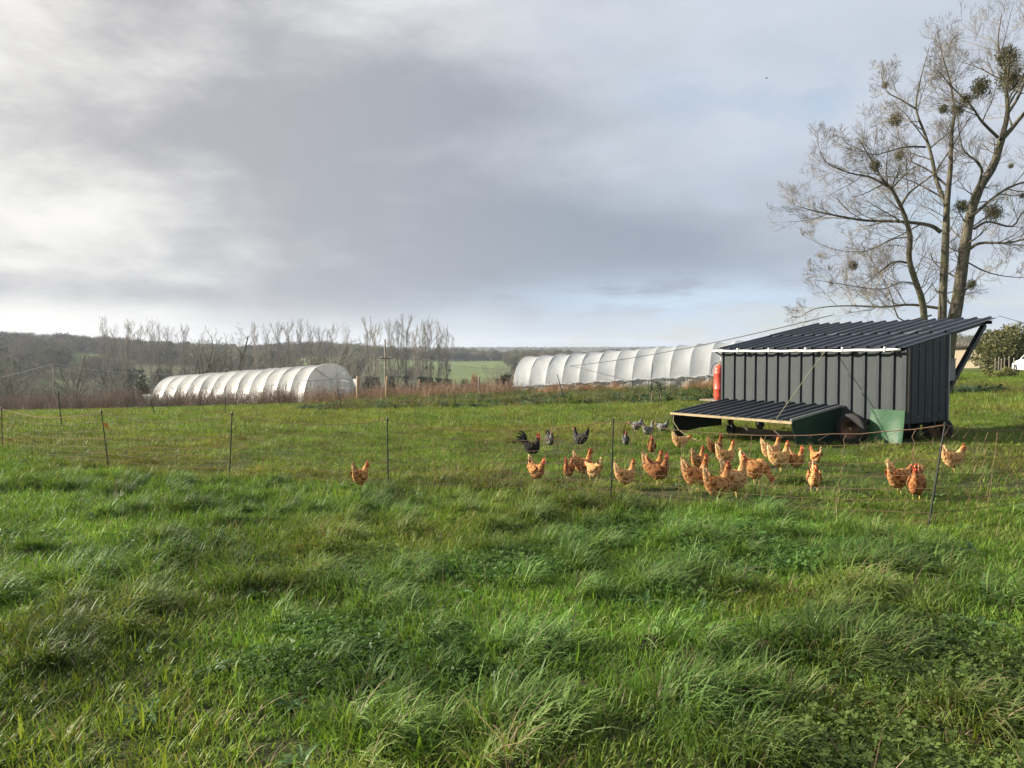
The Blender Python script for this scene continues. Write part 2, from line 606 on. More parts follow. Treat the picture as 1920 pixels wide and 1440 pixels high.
def mat_film(name, base, trans, rough=0.35, streak=0.25):
    m, t, out = new_mat(name)
    co = t.node('ShaderNodeTexCoord').outputs['Object']
    n = t.noise(t.vmath('MULTIPLY', co, (1, 1, 0.35)), 1.6, 6, 0.65)
    c = t.mix(t.smooth(n, 0.35, 0.75), base, tuple(k * (1 - streak) for k in base))
    b = t.node('ShaderNodeBsdfPrincipled')
    t.put(b.inputs['Base Color'], c)
    b.inputs['Roughness'].default_value = rough
    b.inputs['Specular IOR Level'].default_value = 0.4
    bp = t.node('ShaderNodeBump')
    bp.inputs['Strength'].default_value = 0.35
    bp.inputs['Distance'].default_value = 0.05
    t.put(bp.inputs['Height'], t.noise(t.vmath('MULTIPLY', co, (1, 1, 0.4)), 3.0, 4, 0.6, 0.5))
    t.l.new(bp.outputs[0], b.inputs['Normal'])
    tr = t.node('ShaderNodeBsdfTranslucent')
    t.put(tr.inputs[0], c)
    tp = t.node('ShaderNodeBsdfTransparent')
    tp.inputs[0].default_value = (0.9, 0.92, 0.93, 1)
    m1, m2 = t.node('ShaderNodeMixShader'), t.node('ShaderNodeMixShader')
    m1.inputs[0].default_value = 0.38
    m2.inputs[0].default_value = trans
    t.l.new(b.outputs[0], m1.inputs[1])
    t.l.new(tr.outputs[0], m1.inputs[2])
    t.l.new(m1.outputs[0], m2.inputs[1])
    t.l.new(tp.outputs[0], m2.inputs[2])
    t.l.new(m2.outputs[0], out.inputs[0])
    return m


M['film'] = mat_film('tunnel_film', (0.70, 0.69, 0.665), 0.05)
M['film_cool'] = mat_film('tunnel_film_older', (0.55, 0.575, 0.59), 0.15, 0.4, 0.15)
M['film_net'] = mat_film('tunnel_side_net', (0.42, 0.40, 0.37), 0.22, 0.8, 0.35)
M['hoop'] = simple('galvanised_hoop', (0.45, 0.46, 0.46), 0.45, 0.1, metal=0.6)


def mat_feather(name, a, b, c, spot, scale=20.0, thr=0.5):
    """a to b by noise, paler c at feather tips"""
    m, t, out = new_mat(name)
    co = t.node('ShaderNodeTexCoord').outputs['Object']
    tint = t.node('ShaderNodeAttribute', attribute_name='tint').outputs['Color']
    oi = t.node('ShaderNodeObjectInfo').outputs['Random']
    v = t.node('ShaderNodeTexVoronoi')
    v.inputs['Scale'].default_value = scale * 1.6
    t.put(v.inputs['Vector'], t.vmath('MULTIPLY', co, (0.7, 1, 1)))
    n = t.noise(co, scale, 4, 0.6)
    base = t.mix(t.smooth(n, 0.3, 0.7), a, b)
    base = t.mix(t.math('MULTIPLY', t.smooth(v.outputs['Distance'], thr - 0.18, thr + 0.12), spot), base, c)
    big = t.noise(t.vmath('ADD', co, t.vmath('SCALE', (1.0, 2.0, 3.0))), 9.0, 3, 0.6)
    base = t.mix(t.math('MULTIPLY', t.smooth(big, 0.56, 0.70), 0.45), base, c)
    base = t.mix(t.math('MULTIPLY', t.smooth(big, 0.44, 0.30), 0.6), base, tuple(k * 0.55 for k in a))
    base = t.mix(1.0, base, tint, 'MULTIPLY')
    g = t.math('ADD', 0.8, t.math('MULTIPLY', oi, 0.4))
    sc = t.vmath('SCALE', base)
    t.put(sc.node.inputs['Scale'], g)
    pbr(t, out, sc, 0.8, 0, 0.15, t.math('ADD', v.outputs['Distance'], n), 0.6, 0.008)
    return m


M['hen_brown'] = mat_feather('brown_feathers', (0.13, 0.038, 0.009), (0.31, 0.105, 0.024), (0.56, 0.29, 0.11), 0.75)
M['hen_buff'] = mat_feather('buff_feathers', (0.24, 0.085, 0.020), (0.42, 0.185, 0.055), (0.64, 0.40, 0.18), 0.75)
M['hen_dark'] = mat_feather('russet_feathers', (0.085, 0.024, 0.008), (0.21, 0.068, 0.020), (0.38, 0.17, 0.065), 0.6)
M['hen_black'] = mat_feather('black_silver_feathers', (0.008, 0.008, 0.009), (0.020, 0.019, 0.020), (0.30, 0.29, 0.27), 0.5, 26.0, 0.62)
M['hen_speckled'] = mat_feather('speckled_feathers', (0.010, 0.010, 0.011), (0.05, 0.05, 0.052), (0.42, 0.41, 0.39), 0.85, 26.0, 0.56)
M['rooster'] = mat_feather('rooster_feathers', (0.006, 0.006, 0.007), (0.014, 0.012, 0.012), (0.07, 0.055, 0.045), 0.4)
M['sickle'] = simple('black_tail_feathers', (0.012, 0.014, 0.015), 0.4, 0.2, 20, spec=0.5)
M['comb'] = simple('red_comb', (0.55, 0.045, 0.035), 0.55, 0.15, 30, spec=0.4)
M['comb_pale'] = simple('pink_comb', (0.55, 0.16, 0.13), 0.6, 0.15, 30, spec=0.3)
M['beak'] = simple('horn_beak', (0.50, 0.36, 0.16), 0.5, 0.1, 30)
M['shank'] = simple('yellow_shank', (0.52, 0.36, 0.12), 0.6, 0.15, 40)
M['eye'] = simple('hen_eye', (0.02, 0.012, 0.008), 0.2, 0.1)
M['mistletoe'] = leafy('mistletoe_leaves', trans=0.15, rough=0.6, inst=False)
M['car_paint'] = simple('white_car_paint', (0.75, 0.76, 0.78), 0.25, 0.03, 2, spec=0.5)
M['car_glass'] = simple('car_glass', (0.02, 0.025, 0.03), 0.08, 0.05, 2, spec=0.6)
M['lamp_red'] = simple('tail_lamp', (0.45, 0.02, 0.03), 0.25, 0.05, 2)
M['bird'] = simple('dark_bird', (0.02, 0.02, 0.022), 0.7, 0.1)

# ------------------------------------------------------------------ ground: one sheet to the horizon
def field_mask(x, y):
    """open fields among the woods of the far slope"""
    r = np.hypot(x, y)
    u = 960 + FPX * x / np.maximum(y, 1)
    f = np.zeros_like(r)
    for u0, u1, r0, r1 in ((690, 945, 400, 740), (520, 660, 470, 660), (55, 125, 300, 400), (130, 190, 500, 640),
                           (250, 400, 330, 420), (-160, -40, 420, 640), (1500, 1760, 300, 600), (1900, 2200, 250, 520)):
        w = (fbm(x / 40, y / 40, 77, 2) - 0.5)
        f = np.maximum(f, sstep(u + 30 * w, u0 - 12, u0 + 8) * (1 - sstep(u + 30 * w, u1 - 8, u1 + 12))
                       * sstep(r + 60 * w, r0 - 15, r0 + 10) * (1 - sstep(r + 60 * w, r1 - 10, r1 + 15)))
    return f


def garden(x, y):
    """vegetable ground with rough weeds between the pasture and the tunnels"""
    return sstep(y - (38.5 - 0.10 * x), 0, 2) * sstep(x, -13, -10) * (1 - sstep(x, 24, 27)) * (1 - sstep(y, 70, 80))


def build_ground():
    rs = [0.25]
    while rs[-1] < 3600:
        rs.append(rs[-1] * 1.0155 + 0.012)
    rs = np.array(rs)
    az = np.concatenate([np.linspace(-46, 46, 330), np.linspace(46, 314, 62)[1:-1]]) * math.pi / 180
    n = len(az)
    R, A = np.meshgrid(rs, az, indexing='ij')
    x, y = (R * np.sin(A)).ravel(), (R * np.cos(A)).ravel()
    z = ground(x, y) + bumps(x, y)
    V = np.concatenate([np.stack([x, y, z], 1), [[0, 0, gz(0, 0)]]])
    m = len(rs)
    i, k = np.meshgrid(np.arange(m - 1), np.arange(n), indexing='ij')
    q = np.stack([i * n + k, (i + 1) * n + k, (i + 1) * n + (k + 1) % n, i * n + (k + 1) % n], -1).reshape(-1, 4)
    me = bpy.data.meshes.new('ground')
    tris = [(m * n, k, (k + 1) % n) for k in range(n)]
    me.from_pydata(V.tolist(), [], q.tolist() + tris)
    x, y = V[:, 0], V[:, 1]
    r = np.hypot(x, y)
    soil = np.array([0.040, 0.040, 0.020])
    turf = np.array([0.040, 0.060, 0.017])
    g1 = np.array([0.080, 0.115, 0.030])
    nn = fbm(x / 1.3, y / 1.3, 3, 3)[:, None]
    c = soil + (turf - soil) * sstep(nn, 0.3, 0.7)
    far = sstep(r, 9, 34)[:, None]
    c = c * (1 - far) + (g1 * (0.75 + 0.5 * fbm(x / 5, y / 5, 9, 3))[:, None]) * far
    gd = garden(x, y)[:, None] * sstep(fbm(x / 3, y / 1.5, 19, 3), 0.36, 0.55)[:, None]
    c = c * (1 - 0.7 * gd) + 0.7 * gd * np.array([0.085, 0.065, 0.038])
    # trodden track at the far right
    u = 960 + FPX * x / np.maximum(y, 1)
    trk = (sstep(u, 1840, 1880) * sstep(y, 37, 40) * (1 - sstep(y, 47, 50)) * sstep(fbm(x / 2, y / 2, 23, 3), 0.35, 0.5))[:, None]
    c = c * (1 - trk) + trk * np.array([0.12, 0.085, 0.055])
    wood = np.array([0.085, 0.092, 0.046])
    w = sstep(r, 85, 130)[:, None]
    c = c * (1 - w) + wood * w
    f = field_mask(x, y)[:, None]
    fc = np.array([0.115, 0.155, 0.050]) * (0.75 + 0.5 * fbm(x / 60, y / 25, 55, 3))[:, None]
    c = c * (1 - f) + fc * f
    a = me.attributes.new('tint', 'FLOAT_COLOR', 'POINT')
    a.data.foreach_set('color', np.concatenate([c, np.ones((len(c), 1))], 1).astype(np.float32).ravel())
    me.materials.append(M['ground'])
    me.shade_smooth()
    tag(obj('ground', me), kind='structure')


build_ground()


# ------------------------------------------------------------------ instanced stuff (grass, weeds, woods)
def tuft_mesh(name, n, spread, lmin, lmax, wid, lean, droop, palette, rng, seg=4, dirn=None, mat=None, dead=0.05):
    """n grass blades rooted in a disc; lean: how far they tilt, droop: how far the tips fall over"""
    mb = MB()
    for _ in range(n):
        a, rr = rng.uniform(0, 2 * math.pi), spread * math.sqrt(rng.uniform())
        root = np.array([rr * math.cos(a), rr * math.sin(a), -0.015])
        L = rng.uniform(lmin, lmax)
        if dirn is None:
            da = a + rng.normal(0, 0.9)
        else:
            da = dirn + rng.normal(0, 0.8)
        ax = np.array([math.cos(da), math.sin(da), 0])
        side = np.array([-ax[1], ax[0], 0])
        sa = rng.uniform(0, math.pi)
        side = side * math.cos(sa * 0.4) + np.array([0, 0, 1]) * math.sin(sa * 0.4) * 0.3
        th = abs(rng.normal(lean, 0.28))
        dr = max(0.0, rng.normal(droop, 0.35))
        w = wid * rng.uniform(0.6, 1.3)
        p = root.copy()
        vs, fs = [], []
        for k in range(seg + 1):
            t = k / seg
            ww = w * (1 - t ** 1.6) * (0.75 + 0.5 * t) + (0 if k == seg else 0.0004)
            if k == seg:
                vs.append(p)
            else:
                vs.extend([p - side * ww / 2, p + side * ww / 2])
            ang = min(th + dr * t * t * 1.3 + dr * t * 0.4, 2.35)
            p = p + (ax * math.sin(ang) + np.array([0, 0, 1]) * math.cos(ang)) * (L / seg)
        for k in range(seg - 1):
            fs.append((2 * k, 2 * k + 1, 2 * k + 3, 2 * k + 2))
        fs.append((2 * seg - 2, 2 * seg - 1, 2 * seg))
        if rng.uniform() < dead:
            c = np.array((0.21, 0.18, 0.10)) * rng.uniform(0.6, 1.2)
        else:
            c = np.array(palette[rng.integers(len(palette))]) * rng.uniform(0.75, 1.25)
        mb.add(vs, fs, tuple(c))
    return mb.mesh(name, mat or M['grass'])


def clover_mesh(name, n, spread, rng, size=0.022):
    mb = MB()
    for _ in range(n):
        a, rr = rng.uniform(0, 6.28), spread * math.sqrt(rng.uniform())
        c = Vector((rr * math.cos(a), rr * math.sin(a), rng.uniform(0.02, 0.085)))
        tilt = Matrix.Rotation(rng.normal(0, 0.4), 3, 'X') @ Matrix.Rotation(rng.normal(0, 0.4), 3, 'Y')
        s = size * rng.uniform(0.6, 1.3)
        col = tuple(np.array((0.075, 0.135, 0.030)) * rng.uniform(0.7, 1.35))
        a0 = rng.uniform(0, 6.28)
        for k in range(3):
            t = a0 + k * 2.094
            e, f = Vector((math.cos(t), math.sin(t), 0.12)), Vector((-math.sin(t), math.cos(t), 0))
            vs = [c, c + tilt @ (e * s * 0.6 + f * s * 0.45), c + tilt @ (e * s * 1.05 + f * s * 0.25),
                  c + tilt @ (e * s * 0.95), c + tilt @ (e * s * 1.05 - f * s * 0.25), c + tilt @ (e * s * 0.6 - f * s * 0.45)]
            mb.add(vs, [(0, 1, 2, 3), (0, 3, 4, 5)], col)
    return mb.mesh(name, M['grass'])


def dock_mesh(name, n, rng, ln=0.2, wd=0.05, col=(0.06, 0.12, 0.035), up=0.7):
    """rosette of broad leaves"""
    mb = MB()
    for k in range(n):
        a = rng.uniform(0, 6.28)
        ax, side = np.array([math.cos(a), math.sin(a), 0]), np.array([-math.sin(a), math.cos(a), 0])
        L, w = ln * rng.uniform(0.6, 1.2), wd * rng.uniform(0.7, 1.2)
        p = np.array([0, 0, 0.0])
        th = rng.uniform(0.2, up)
        vs = []
        for j in range(6):
            t = j / 5
            ww = w * math.sin(math.pi * min(0.97, 0.08 + t * 0.9)) ** 0.8
            vs += [p - side * ww / 2 + np.array([0, 0, 0.15 * ww]), p, p + side * ww / 2 + np.array([0, 0, 0.15 * ww])]
            th += 0.28
            p = p + (ax * math.sin(th) + np.array([0, 0, 1]) * math.cos(th)) * L / 5
        fs = [(3 * j + i, 3 * j + i + 1, 3 * j + i + 4, 3 * j + i + 3) for j in range(5) for i in range(2)]
        mb.add(vs, fs, tuple(np.array(col) * rng.uniform(0.7, 1.3)))
    return mb.mesh(name, M['weed'])


def stems_mesh(name, n, spread, h, rng, col=(0.235, 0.175, 0.14), twigs=3):
    """a clump of dry upright stems with side twigs"""
    mb = MB()
    for _ in range(n):
        a, rr = rng.uniform(0, 6.28), spread * math.sqrt(rng.uniform())
        p = np.array([rr * math.cos(a), rr * math.sin(a), -0.05])
        L = h * rng.uniform(0.5, 1.1)
        d = np.array([rng.normal(0, 0.16), rng.normal(0, 0.16), 1.0])
        c = tuple(np.array(col) * rng.uniform(0.6, 1.5))
        w = 0.011 * rng.uniform(0.6, 1.3)
        pts = [p]
        for k in range(3):
            d = d + np.array([rng.normal(0, 0.10), rng.normal(0, 0.10), 0])
            pts.append(pts[-1] + d / np.linalg.norm(d) * L / 3)
        mb.tube(pts, [w, w * 0.8, w * 0.5, w * 0.2], 3, False, c)
        for _ in range(twigs):
            t = rng.uniform(0.3, 0.95) * 3
            i = min(2, int(t))
            b = pts[i] + (pts[i + 1] - pts[i]) * (t - i)
            dd = np.array([rng.normal(0, 0.6), rng.normal(0, 0.6), rng.uniform(0.2, 0.9)])
            mb.tube([b, b + dd * L * 0.10, b + dd * L * 0.18 + np.array([0, 0, L * 0.02])], [w * 0.55, w * 0.4, w * 0.15], 3, False, c)
    return mb.mesh(name, M['stem'])


def scatter(name, meshes, pts, rot, scl, idx, tint, label, cat, mat_keep=None):
    """one stuff object: every row of pts carries an instance of meshes[idx]"""
    coll = bpy.data.collections.new(name + '_source')
    for k, me in enumerate(meshes):
        coll.objects.link(bpy.data.objects.new(f'{k:02d}_{me.name}', me))
    me = bpy.data.meshes.new(name)
    me.from_pydata([tuple(p) for p in pts], [], [])
    n = len(pts)
    for nm, ty, prop, arr in (('rot', 'FLOAT_VECTOR', 'vector', rot), ('scl', 'FLOAT_VECTOR', 'vector', scl)):
        a = me.attributes.new(nm, ty, 'POINT')
        a.data.foreach_set(prop, np.asarray(arr, np.float32).ravel())
    a = me.attributes.new('idx', 'INT', 'POINT')
    a.data.foreach_set('value', np.asarray(idx, np.int32))
    a = me.attributes.new('itint', 'FLOAT_COLOR', 'POINT')
    a.data.foreach_set('color', np.concatenate([tint, np.ones((n, 1))], 1).astype(np.float32).ravel())
    o = obj(name, me)
    ng = bpy.data.node_groups.new(name + '_nodes', 'GeometryNodeTree')
    ng.interface.new_socket('Geometry', in_out='INPUT', socket_type='NodeSocketGeometry')
    ng.interface.new_socket('Geometry', in_out='OUTPUT', socket_type='NodeSocketGeometry')
    N, L = ng.nodes, ng.links
    gi, go = N.new('NodeGroupInput'), N.new('NodeGroupOutput')
    ci = N.new('GeometryNodeCollectionInfo')
    ci.inputs[0].default_value = coll
    ci.inputs['Separate Children'].default_value = True
    ci.inputs['Reset Children'].default_value = True
    ip = N.new('GeometryNodeInstanceOnPoints')
    ip.inputs['Pick Instance'].default_value = True

    def attr(nm, ty):
        q = N.new('GeometryNodeInputNamedAttribute')
        q.data_type = ty
        q.inputs[0].default_value = nm
        return q.outputs[0]
    L.new(gi.outputs[0], ip.inputs['Points'])
    L.new(ci.outputs[0], ip.inputs['Instance'])
    L.new(attr('idx', 'INT'), ip.inputs['Instance Index'])
    e2r = N.new('FunctionNodeEulerToRotation')
    L.new(attr('rot', 'FLOAT_VECTOR'), e2r.inputs[0])
    L.new(e2r.outputs[0], ip.inputs['Rotation'])
    L.new(attr('scl', 'FLOAT_VECTOR'), ip.inputs['Scale'])
    L.new(ip.outputs[0], go.inputs[0])
    o.modifiers.new('scatter', 'NODES').node_group = ng
    return tag(o, label, cat, kind='stuff')


def sector(n, r0, r1, rng, half=0.80, pad=1.6):
    """n random spots of the viewed sector between depths r0 and r1"""
    y = np.sqrt(rng.uniform(r0 ** 2, r1 ** 2, n))
    x = rng.uniform(-1, 1, n) * (half * y + pad)
    return x, y


def finish(x, y, rng, tilt=0.12, sink=0.0):
    z = ground(x, y) + bumps(x, y) - sink
    n = len(x)
    return np.stack([x, y, z], 1), np.stack([rng.normal(0, tilt, n), rng.normal(0, tilt, n), rng.uniform(0, 6.283, n)], 1)


SHORT = [(0.100, 0.190, 0.026), (0.128, 0.212, 0.028), (0.082, 0.165, 0.024), (0.155, 0.220, 0.036), (0.108, 0.195, 0.028)]
LONG = [(0.098, 0.172, 0.042), (0.118, 0.190, 0.046), (0.082, 0.150, 0.034), (0.150, 0.205, 0.068), (0.104, 0.182, 0.034)]


def tint_of(x, y, rng, base=1.0):
    """slow colour drift over the pasture: fresh green to yellowish"""
    n = len(x)
    a = fbm(x / 2.6, y / 2.6, 61, 3)
    b = fbm(x / 0.8, y / 0.8, 67, 2)
    yel = sstep(a, 0.45, 0.68) * 0.7 + 0.48 * inpen(x, y)
    k = (0.50 + 1.02 * b + rng.normal(0, 0.08, n)) * base
    t = np.stack([k * (0.92 + 0.36 * yel), k * (1.0 - 0.05 * yel), k * (1.0 + 0.08 * yel)], 1)
    return np.clip(t, 0.2, 2.0)


def build_grass():
    rng = np.random.default_rng(11)
    short = [tuft_mesh('short_tuft', 25, 0.10, 0.04, 0.12, 0.0092, 0.55, 0.7, SHORT, rng) for _ in range(5)]
    mid = [tuft_mesh('upright_tuft', 14, 0.06, 0.09, 0.18, 0.0105, 0.4, 0.8, SHORT, rng) for _ in range(4)]
    long_ = [tuft_mesh('long_tuft', 18, 0.06, 0.18, 0.36, 0.0112, 0.5, 1.3, LONG, rng, 5, 0.0) for _ in range(5)]
    dead = [tuft_mesh('dry_tuft', 16, 0.08, 0.10, 0.30, 0.0055, 0.8, 0.8, LONG, rng, 4, None, None, 0.75) for _ in range(2)]
    clov = [clover_mesh('clover_patch', 34, 0.12, rng, 0.017) for _ in range(3)]
    wide = [tuft_mesh('coarse_tuft', 34, 0.20, 0.06, 0.18, 0.014, 0.5, 0.6, SHORT, rng, 3) for _ in range(4)]
    farl = [tuft_mesh('coarse_long_tuft', 26, 0.12, 0.18, 0.36, 0.015, 0.5, 1.0, LONG, rng, 3, 0.0) for _ in range(3)]
    vfar = [tuft_mesh('far_tuft', 34, 0.42, 0.10, 0.30, 0.026, 0.5, 0.6, SHORT, rng, 2) for _ in range(4)]
    meshes = short + mid + long_ + dead + clov + wide + farl + vfar
    o = np.cumsum([0] + [len(q) for q in (short, mid, long_, dead, clov, wide, farl, vfar)])
    P, Rr, S, I, T = [], [], [], [], []

    def put(x, y, kind, smin, smax, tilt=0.12, base=1.0, align=False, zs=None, tint=None):
        if len(x) == 0:
            return
        p, r = finish(x, y, rng, tilt)
        if align:      # long blades fall outwards from the clump and with the wind
            _, ox, oy, hh = tuss_info(x, y)
            wd = -0.7 + 2.4 * (hh - 0.5)
            r[:, 2] = np.arctan2(oy * 0.9 + 0.55 * np.sin(wd), ox * 0.9 + 0.55 * np.cos(wd)) + rng.normal(0, 0.4, len(x))
        s = rng.uniform(smin, smax, len(x))
        sv = np.stack([s, s, s * (1 if zs is None else zs)], 1)
        P.append(p); Rr.append(r); S.append(sv)
        I.append(rng.integers(o[kind], o[kind + 1], len(x)))
        T.append(tint_of(x, y, rng, base) if tint is None else tint)

    def shed_free(x, y):
        # nothing tall grows under the coop
        q = np.stack([x - 8.2, y - 16.0], 1)
        a = q @ np.array([-0.590, 0.807])
        b = q @ np.array([0.807, 0.590])
        return ~((a > 0.05) & (a < 4.6) & (b > 0.1) & (b < 1.8))

    def bare(x, y):
        return inpen(x, y) * sstep(fbm(x / 1.1, y / 0.8, 121, 3), 0.56, 0.66) * (1 - sstep(y, 24, 30))

    # near: 2.2 to 9 m
    x, y = sector(22000, 1.6, 9.5, rng)
    lush = 1 - 0.45 * inpen(x, y)
    put(x, y, 0, 0.75, 1.35, 0.15, 1.0, zs=lush)
    x, y = sector(7000, 1.6, 10.5, rng)
    k = (rng.uniform(0, 1, len(x)) < 0.10 + 0.4 * fbm(x / 0.9, y / 0.9, 81, 2)) & (inpen(x, y) < 0.5)
    put(x[k], y[k], 1, 0.7, 1.25, 0.15, 1.05)
    x, y = sector(26000, 1.6, 13, rng)
    k = (rng.uniform(0, 1, len(x)) < np.clip(tuss_info(x, y)[0] * 4, 0, 1) * (1 - 0.75 * inpen(x, y)))
    put(x[k], y[k], 2, 0.65, 1.15, 0.12, 1.0, True)
    x, y = sector(3000, 1.6, 12, rng)
    k = rng.uniform(0, 1, len(x)) < 0.22
    put(x[k], y[k], 3, 0.7, 1.2, 0.2, 1.0)
    x, y = sector(9000, 1.6, 8, rng)
    k = (fbm(x / 1.1 + 5, y / 1.1, 91, 2) + 0.08 * sstep(x, 0, 3) > 0.65) & (tuss(x, y) < 0.5)
    put(x[k], y[k], 4, 0.8, 1.3, 0.1, 1.0)
    # middle: 9 to 24 m
    x, y = sector(27000, 8.5, 25, rng)
    k = shed_free(x, y) & (rng.uniform(0, 1, len(x)) > 0.8 * bare(x, y))
    x, y = x[k], y[k]
    put(x, y, 5, 0.55, 1.1, 0.15, 1.0, zs=1 - 0.35 * inpen(x, y))
    x, y = sector(30000, 11, 27, rng)
    k = (rng.uniform(0, 1, len(x)) < 0.7 * tuss(x, y) * (1 - 0.5 * inpen(x, y))) & shed_free(x, y)
    put(x[k], y[k], 6, 0.5, 0.95, 0.12, 0.95, True)
    x, y = sector(9000, 10, 40, rng, 0.82)
    k = (rng.uniform(0, 1, len(x)) < 0.25 + 0.6 * (fbm(x / 1.3, y / 1.0, 131, 3) > 0.55)) & (inpen(x, y) > 0.5) & shed_free(x, y)
    put(x[k], y[k], 3, 0.7, 1.5, 0.3, 0.75)
    # far: 24 to 60 m
    x, y = sector(26000, 23, 62, rng, 0.85)
    k = rng.uniform(0, 1, len(x)) > 0.65 * garden(x, y)
    x, y = x[k], y[k]
    put(x, y, 7, 0.45, 1.05, 0.15, 1.02)
    x, y = sector(7000, 24, 60, rng, 0.85)
    k = rng.uniform(0, 1, len(x)) < 0.9 * tuss(x, y)
    put(x[k], y[k], 6, 0.6, 1.3, 0.12, 0.72, True)
    # darker clumps on the rough garden ground
    x, y = sector(14000, 36, 72, rng, 0.8)
    k = (garden(x, y) > 0.5) & (fbm(x / 1.8, y / 1.8, 95, 2) > 0.50)
    put(x[k], y[k], 6, 1.2, 2.6, 0.2, 0.72)
    x, y = sector(12000, 36, 72, rng, 0.8)
    k = (garden(x, y) > 0.5) & (fbm(x / 2.4, y / 1.5, 97, 2) > 0.50)
    put(x[k], y[k], 3, 1.8, 3.4, 0.4, 0.85, tint=np.array([[1.0, 0.8, 0.7]]) * rng.uniform(0.6, 1.1, int(k.sum()))[:, None])
    scatter('grass', meshes, np.concatenate(P), np.concatenate(Rr), np.concatenate(S), np.concatenate(I), np.concatenate(T),
            'green pasture grass with long bent tussocks and clover', 'grass')


build_grass()


def build_weeds():
    rng = np.random.default_rng(23)
    dock = [dock_mesh('dock_rosette', 9, rng) for _ in range(3)]
    P, Rr, S, I, T = [], [], [], [], []
    x, y = sector(420, 2.0, 13, rng)
    k = rng.uniform(0, 1, len(x)) < 0.55
    p, r = finish(x[k], y[k], rng)
    n = len(p)
    s = rng.uniform(0.45, 0.95, n)
    scatter('broadleaf_weeds', dock, p, r, np.stack([s, s, s], 1), rng.integers(0, 3, n), tint_of(p[:, 0], p[:, 1], rng),
            'small broad-leaved weeds dotted through the grass', 'weeds')
    # rough rows of greens on the garden ground
    x, y = sector(5200, 37, 66, rng, 0.6)
    k = (garden(x, y) > 0.6) & (fbm(x / 3.0, y / 1.2, 141, 2) > 0.47)
    x, y = x[k], y[k]
    p, r = finish(x, y, rng)
    n = len(p)
    s = rng.uniform(1.6, 3.6, n)
    tn = np.array([[0.85, 0.85, 1.15]]) * rng.uniform(0.6, 1.3, n)[:, None]
    scatter('garden_greens', dock, p, r, np.stack([s, s, s], 1), rng.integers(0, 3, n), tn,
            'low leafy greens and weeds on the brown garden ground before the tunnels', 'greens')
    # dry reddish stems: a bramble strip on the left, stems before the left tunnel, dead weeds in the garden
    stems = [stems_mesh('dry_stem_clump', 16, 0.45, 1.25, rng) for _ in range(3)]
    stems += [stems_mesh('pale_stem_clump', 14, 0.5, 1.0, rng, (0.30, 0.235, 0.16)) for _ in range(2)]
    P, I, S, T = [], [], [], []

    def line(n, a, b, wid, idx, smin, smax, col):
        t = rng.uniform(0, 1, n)
        x = a[0] + (b[0] - a[0]) * t + rng.normal(0, wid, n)
        y = a[1] + (b[1] - a[1]) * t + rng.normal(0, wid, n)
        P.append(np.stack([x, y, ground(x, y) - 0.05], 1))
        I.append(rng.integers(idx[0], idx[1], n))
        s = rng.uniform(smin, smax, n)
        S.append(np.stack([s, s, s * rng.uniform(0.8, 1.2, n)], 1))
        T.append(np.array(col)[None] * rng.uniform(0.75, 1.25, n)[:, None])
    line(1000, (-56, 60), (-25.5, 59.0), 2.4, (0, 3), 0.5, 1.45, (0.86, 0.88, 0.86))
    line(90, (-27, 60.5), (-14.5, 58.0), 0.9, (0, 3), 0.5, 1.5, (1.0, 0.9, 0.9))
    line(70, (-27, 60.5), (-14.5, 58.0), 0.9, (3, 5), 0.4, 1.5, (0.9, 0.78, 0.75))
    line(260, (-12.5, 60.0), (-1.5, 66.0), 2.0, (0, 3), 0.7, 1.25, (1.1, 1.0, 0.88))
    line(300, (-12.5, 58.0), (-1.5, 64.0), 2.5, (3, 5), 0.6, 1.2, (1.0, 0.86, 0.72))
    line(60, (2, 59.5), (9, 55.8), 0.5, (3, 5), 0.5, 1.1, (1.2, 0.8, 0.55))
    line(90, (12.5, 53.5), (16.5, 51.5), 0.4, (3, 5), 0.6, 1.1, (1.2, 0.9, 0.62))
    line(160, (-62, 68), (-30, 84), 3.0, (0, 3), 1.2, 2.2, (0.8, 0.7, 0.7))
    P = np.concatenate(P)
    n = len(P)
    scatter('dry_brambles', stems, P, np.stack([rng.normal(0, 0.1, n), rng.normal(0, 0.1, n), rng.uniform(0, 6.28, n)], 1),
            np.concatenate(S), np.concatenate(I), np.concatenate(T), 'reddish brown dry brambles and dead weed stems along the pasture edge', 'brambles')


build_weeds()

# ------------------------------------------------------------------ mobile hen coop
def rib_sheet(width, length, pitch, h=0.038, base=0.075, top=0.032, thick=0.004, wav=0.0, rng=None):
    """trapezoid-ribbed steel sheet: x across the ribs, y along them, top side up"""
    n = max(1, round(width / pitch))
    prof = [(0.0, 0.0)]
    for k in range(n):
        c = (k + 0.5) * pitch
        prof += [(c - base / 2, 0), (c - top / 2, h), (c + top / 2, h), (c + base / 2, 0)]
    prof.append((width, 0.0))
    rows = 5
    mb = MB()
    vs = []
    for side in (0, 1):
        for j in range(rows):
            y = length * j / (rows - 1)
            for i, (x, z) in enumerate(prof):
                dz = 0.0 if rng is None else wav * math.sin(3.1 * x + 2.3 * y + rng) * 0.5
                vs.append((x, y, z + dz - thick * side))
    m = len(prof)
    fs = []
    for j in range(rows - 1):
        for i in range(m - 1):
            a = j * m + i
            fs.append((a, a + 1, a + m + 1, a + m))
            b = a + rows * m
            fs.append((b, b + m, b + m + 1, b + 1))
    o = rows * m
    for i in range(m - 1):
        fs.append((i, i + o, i + o + 1, i + 1))
        e = (rows - 1) * m + i
        fs.append((e, e + 1, e + o + 1, e + o))
    for j in range(rows - 1):
        a = j * m
        fs.append((a, a + m, a + m + o, a + o))
        a = j * m + m - 1
        fs.append((a, a + o, a + o + m, a + m))
    return mb.add(vs, fs)


def place(o, loc, rot):
    o.location = loc
    o.rotation_euler = rot
    return o


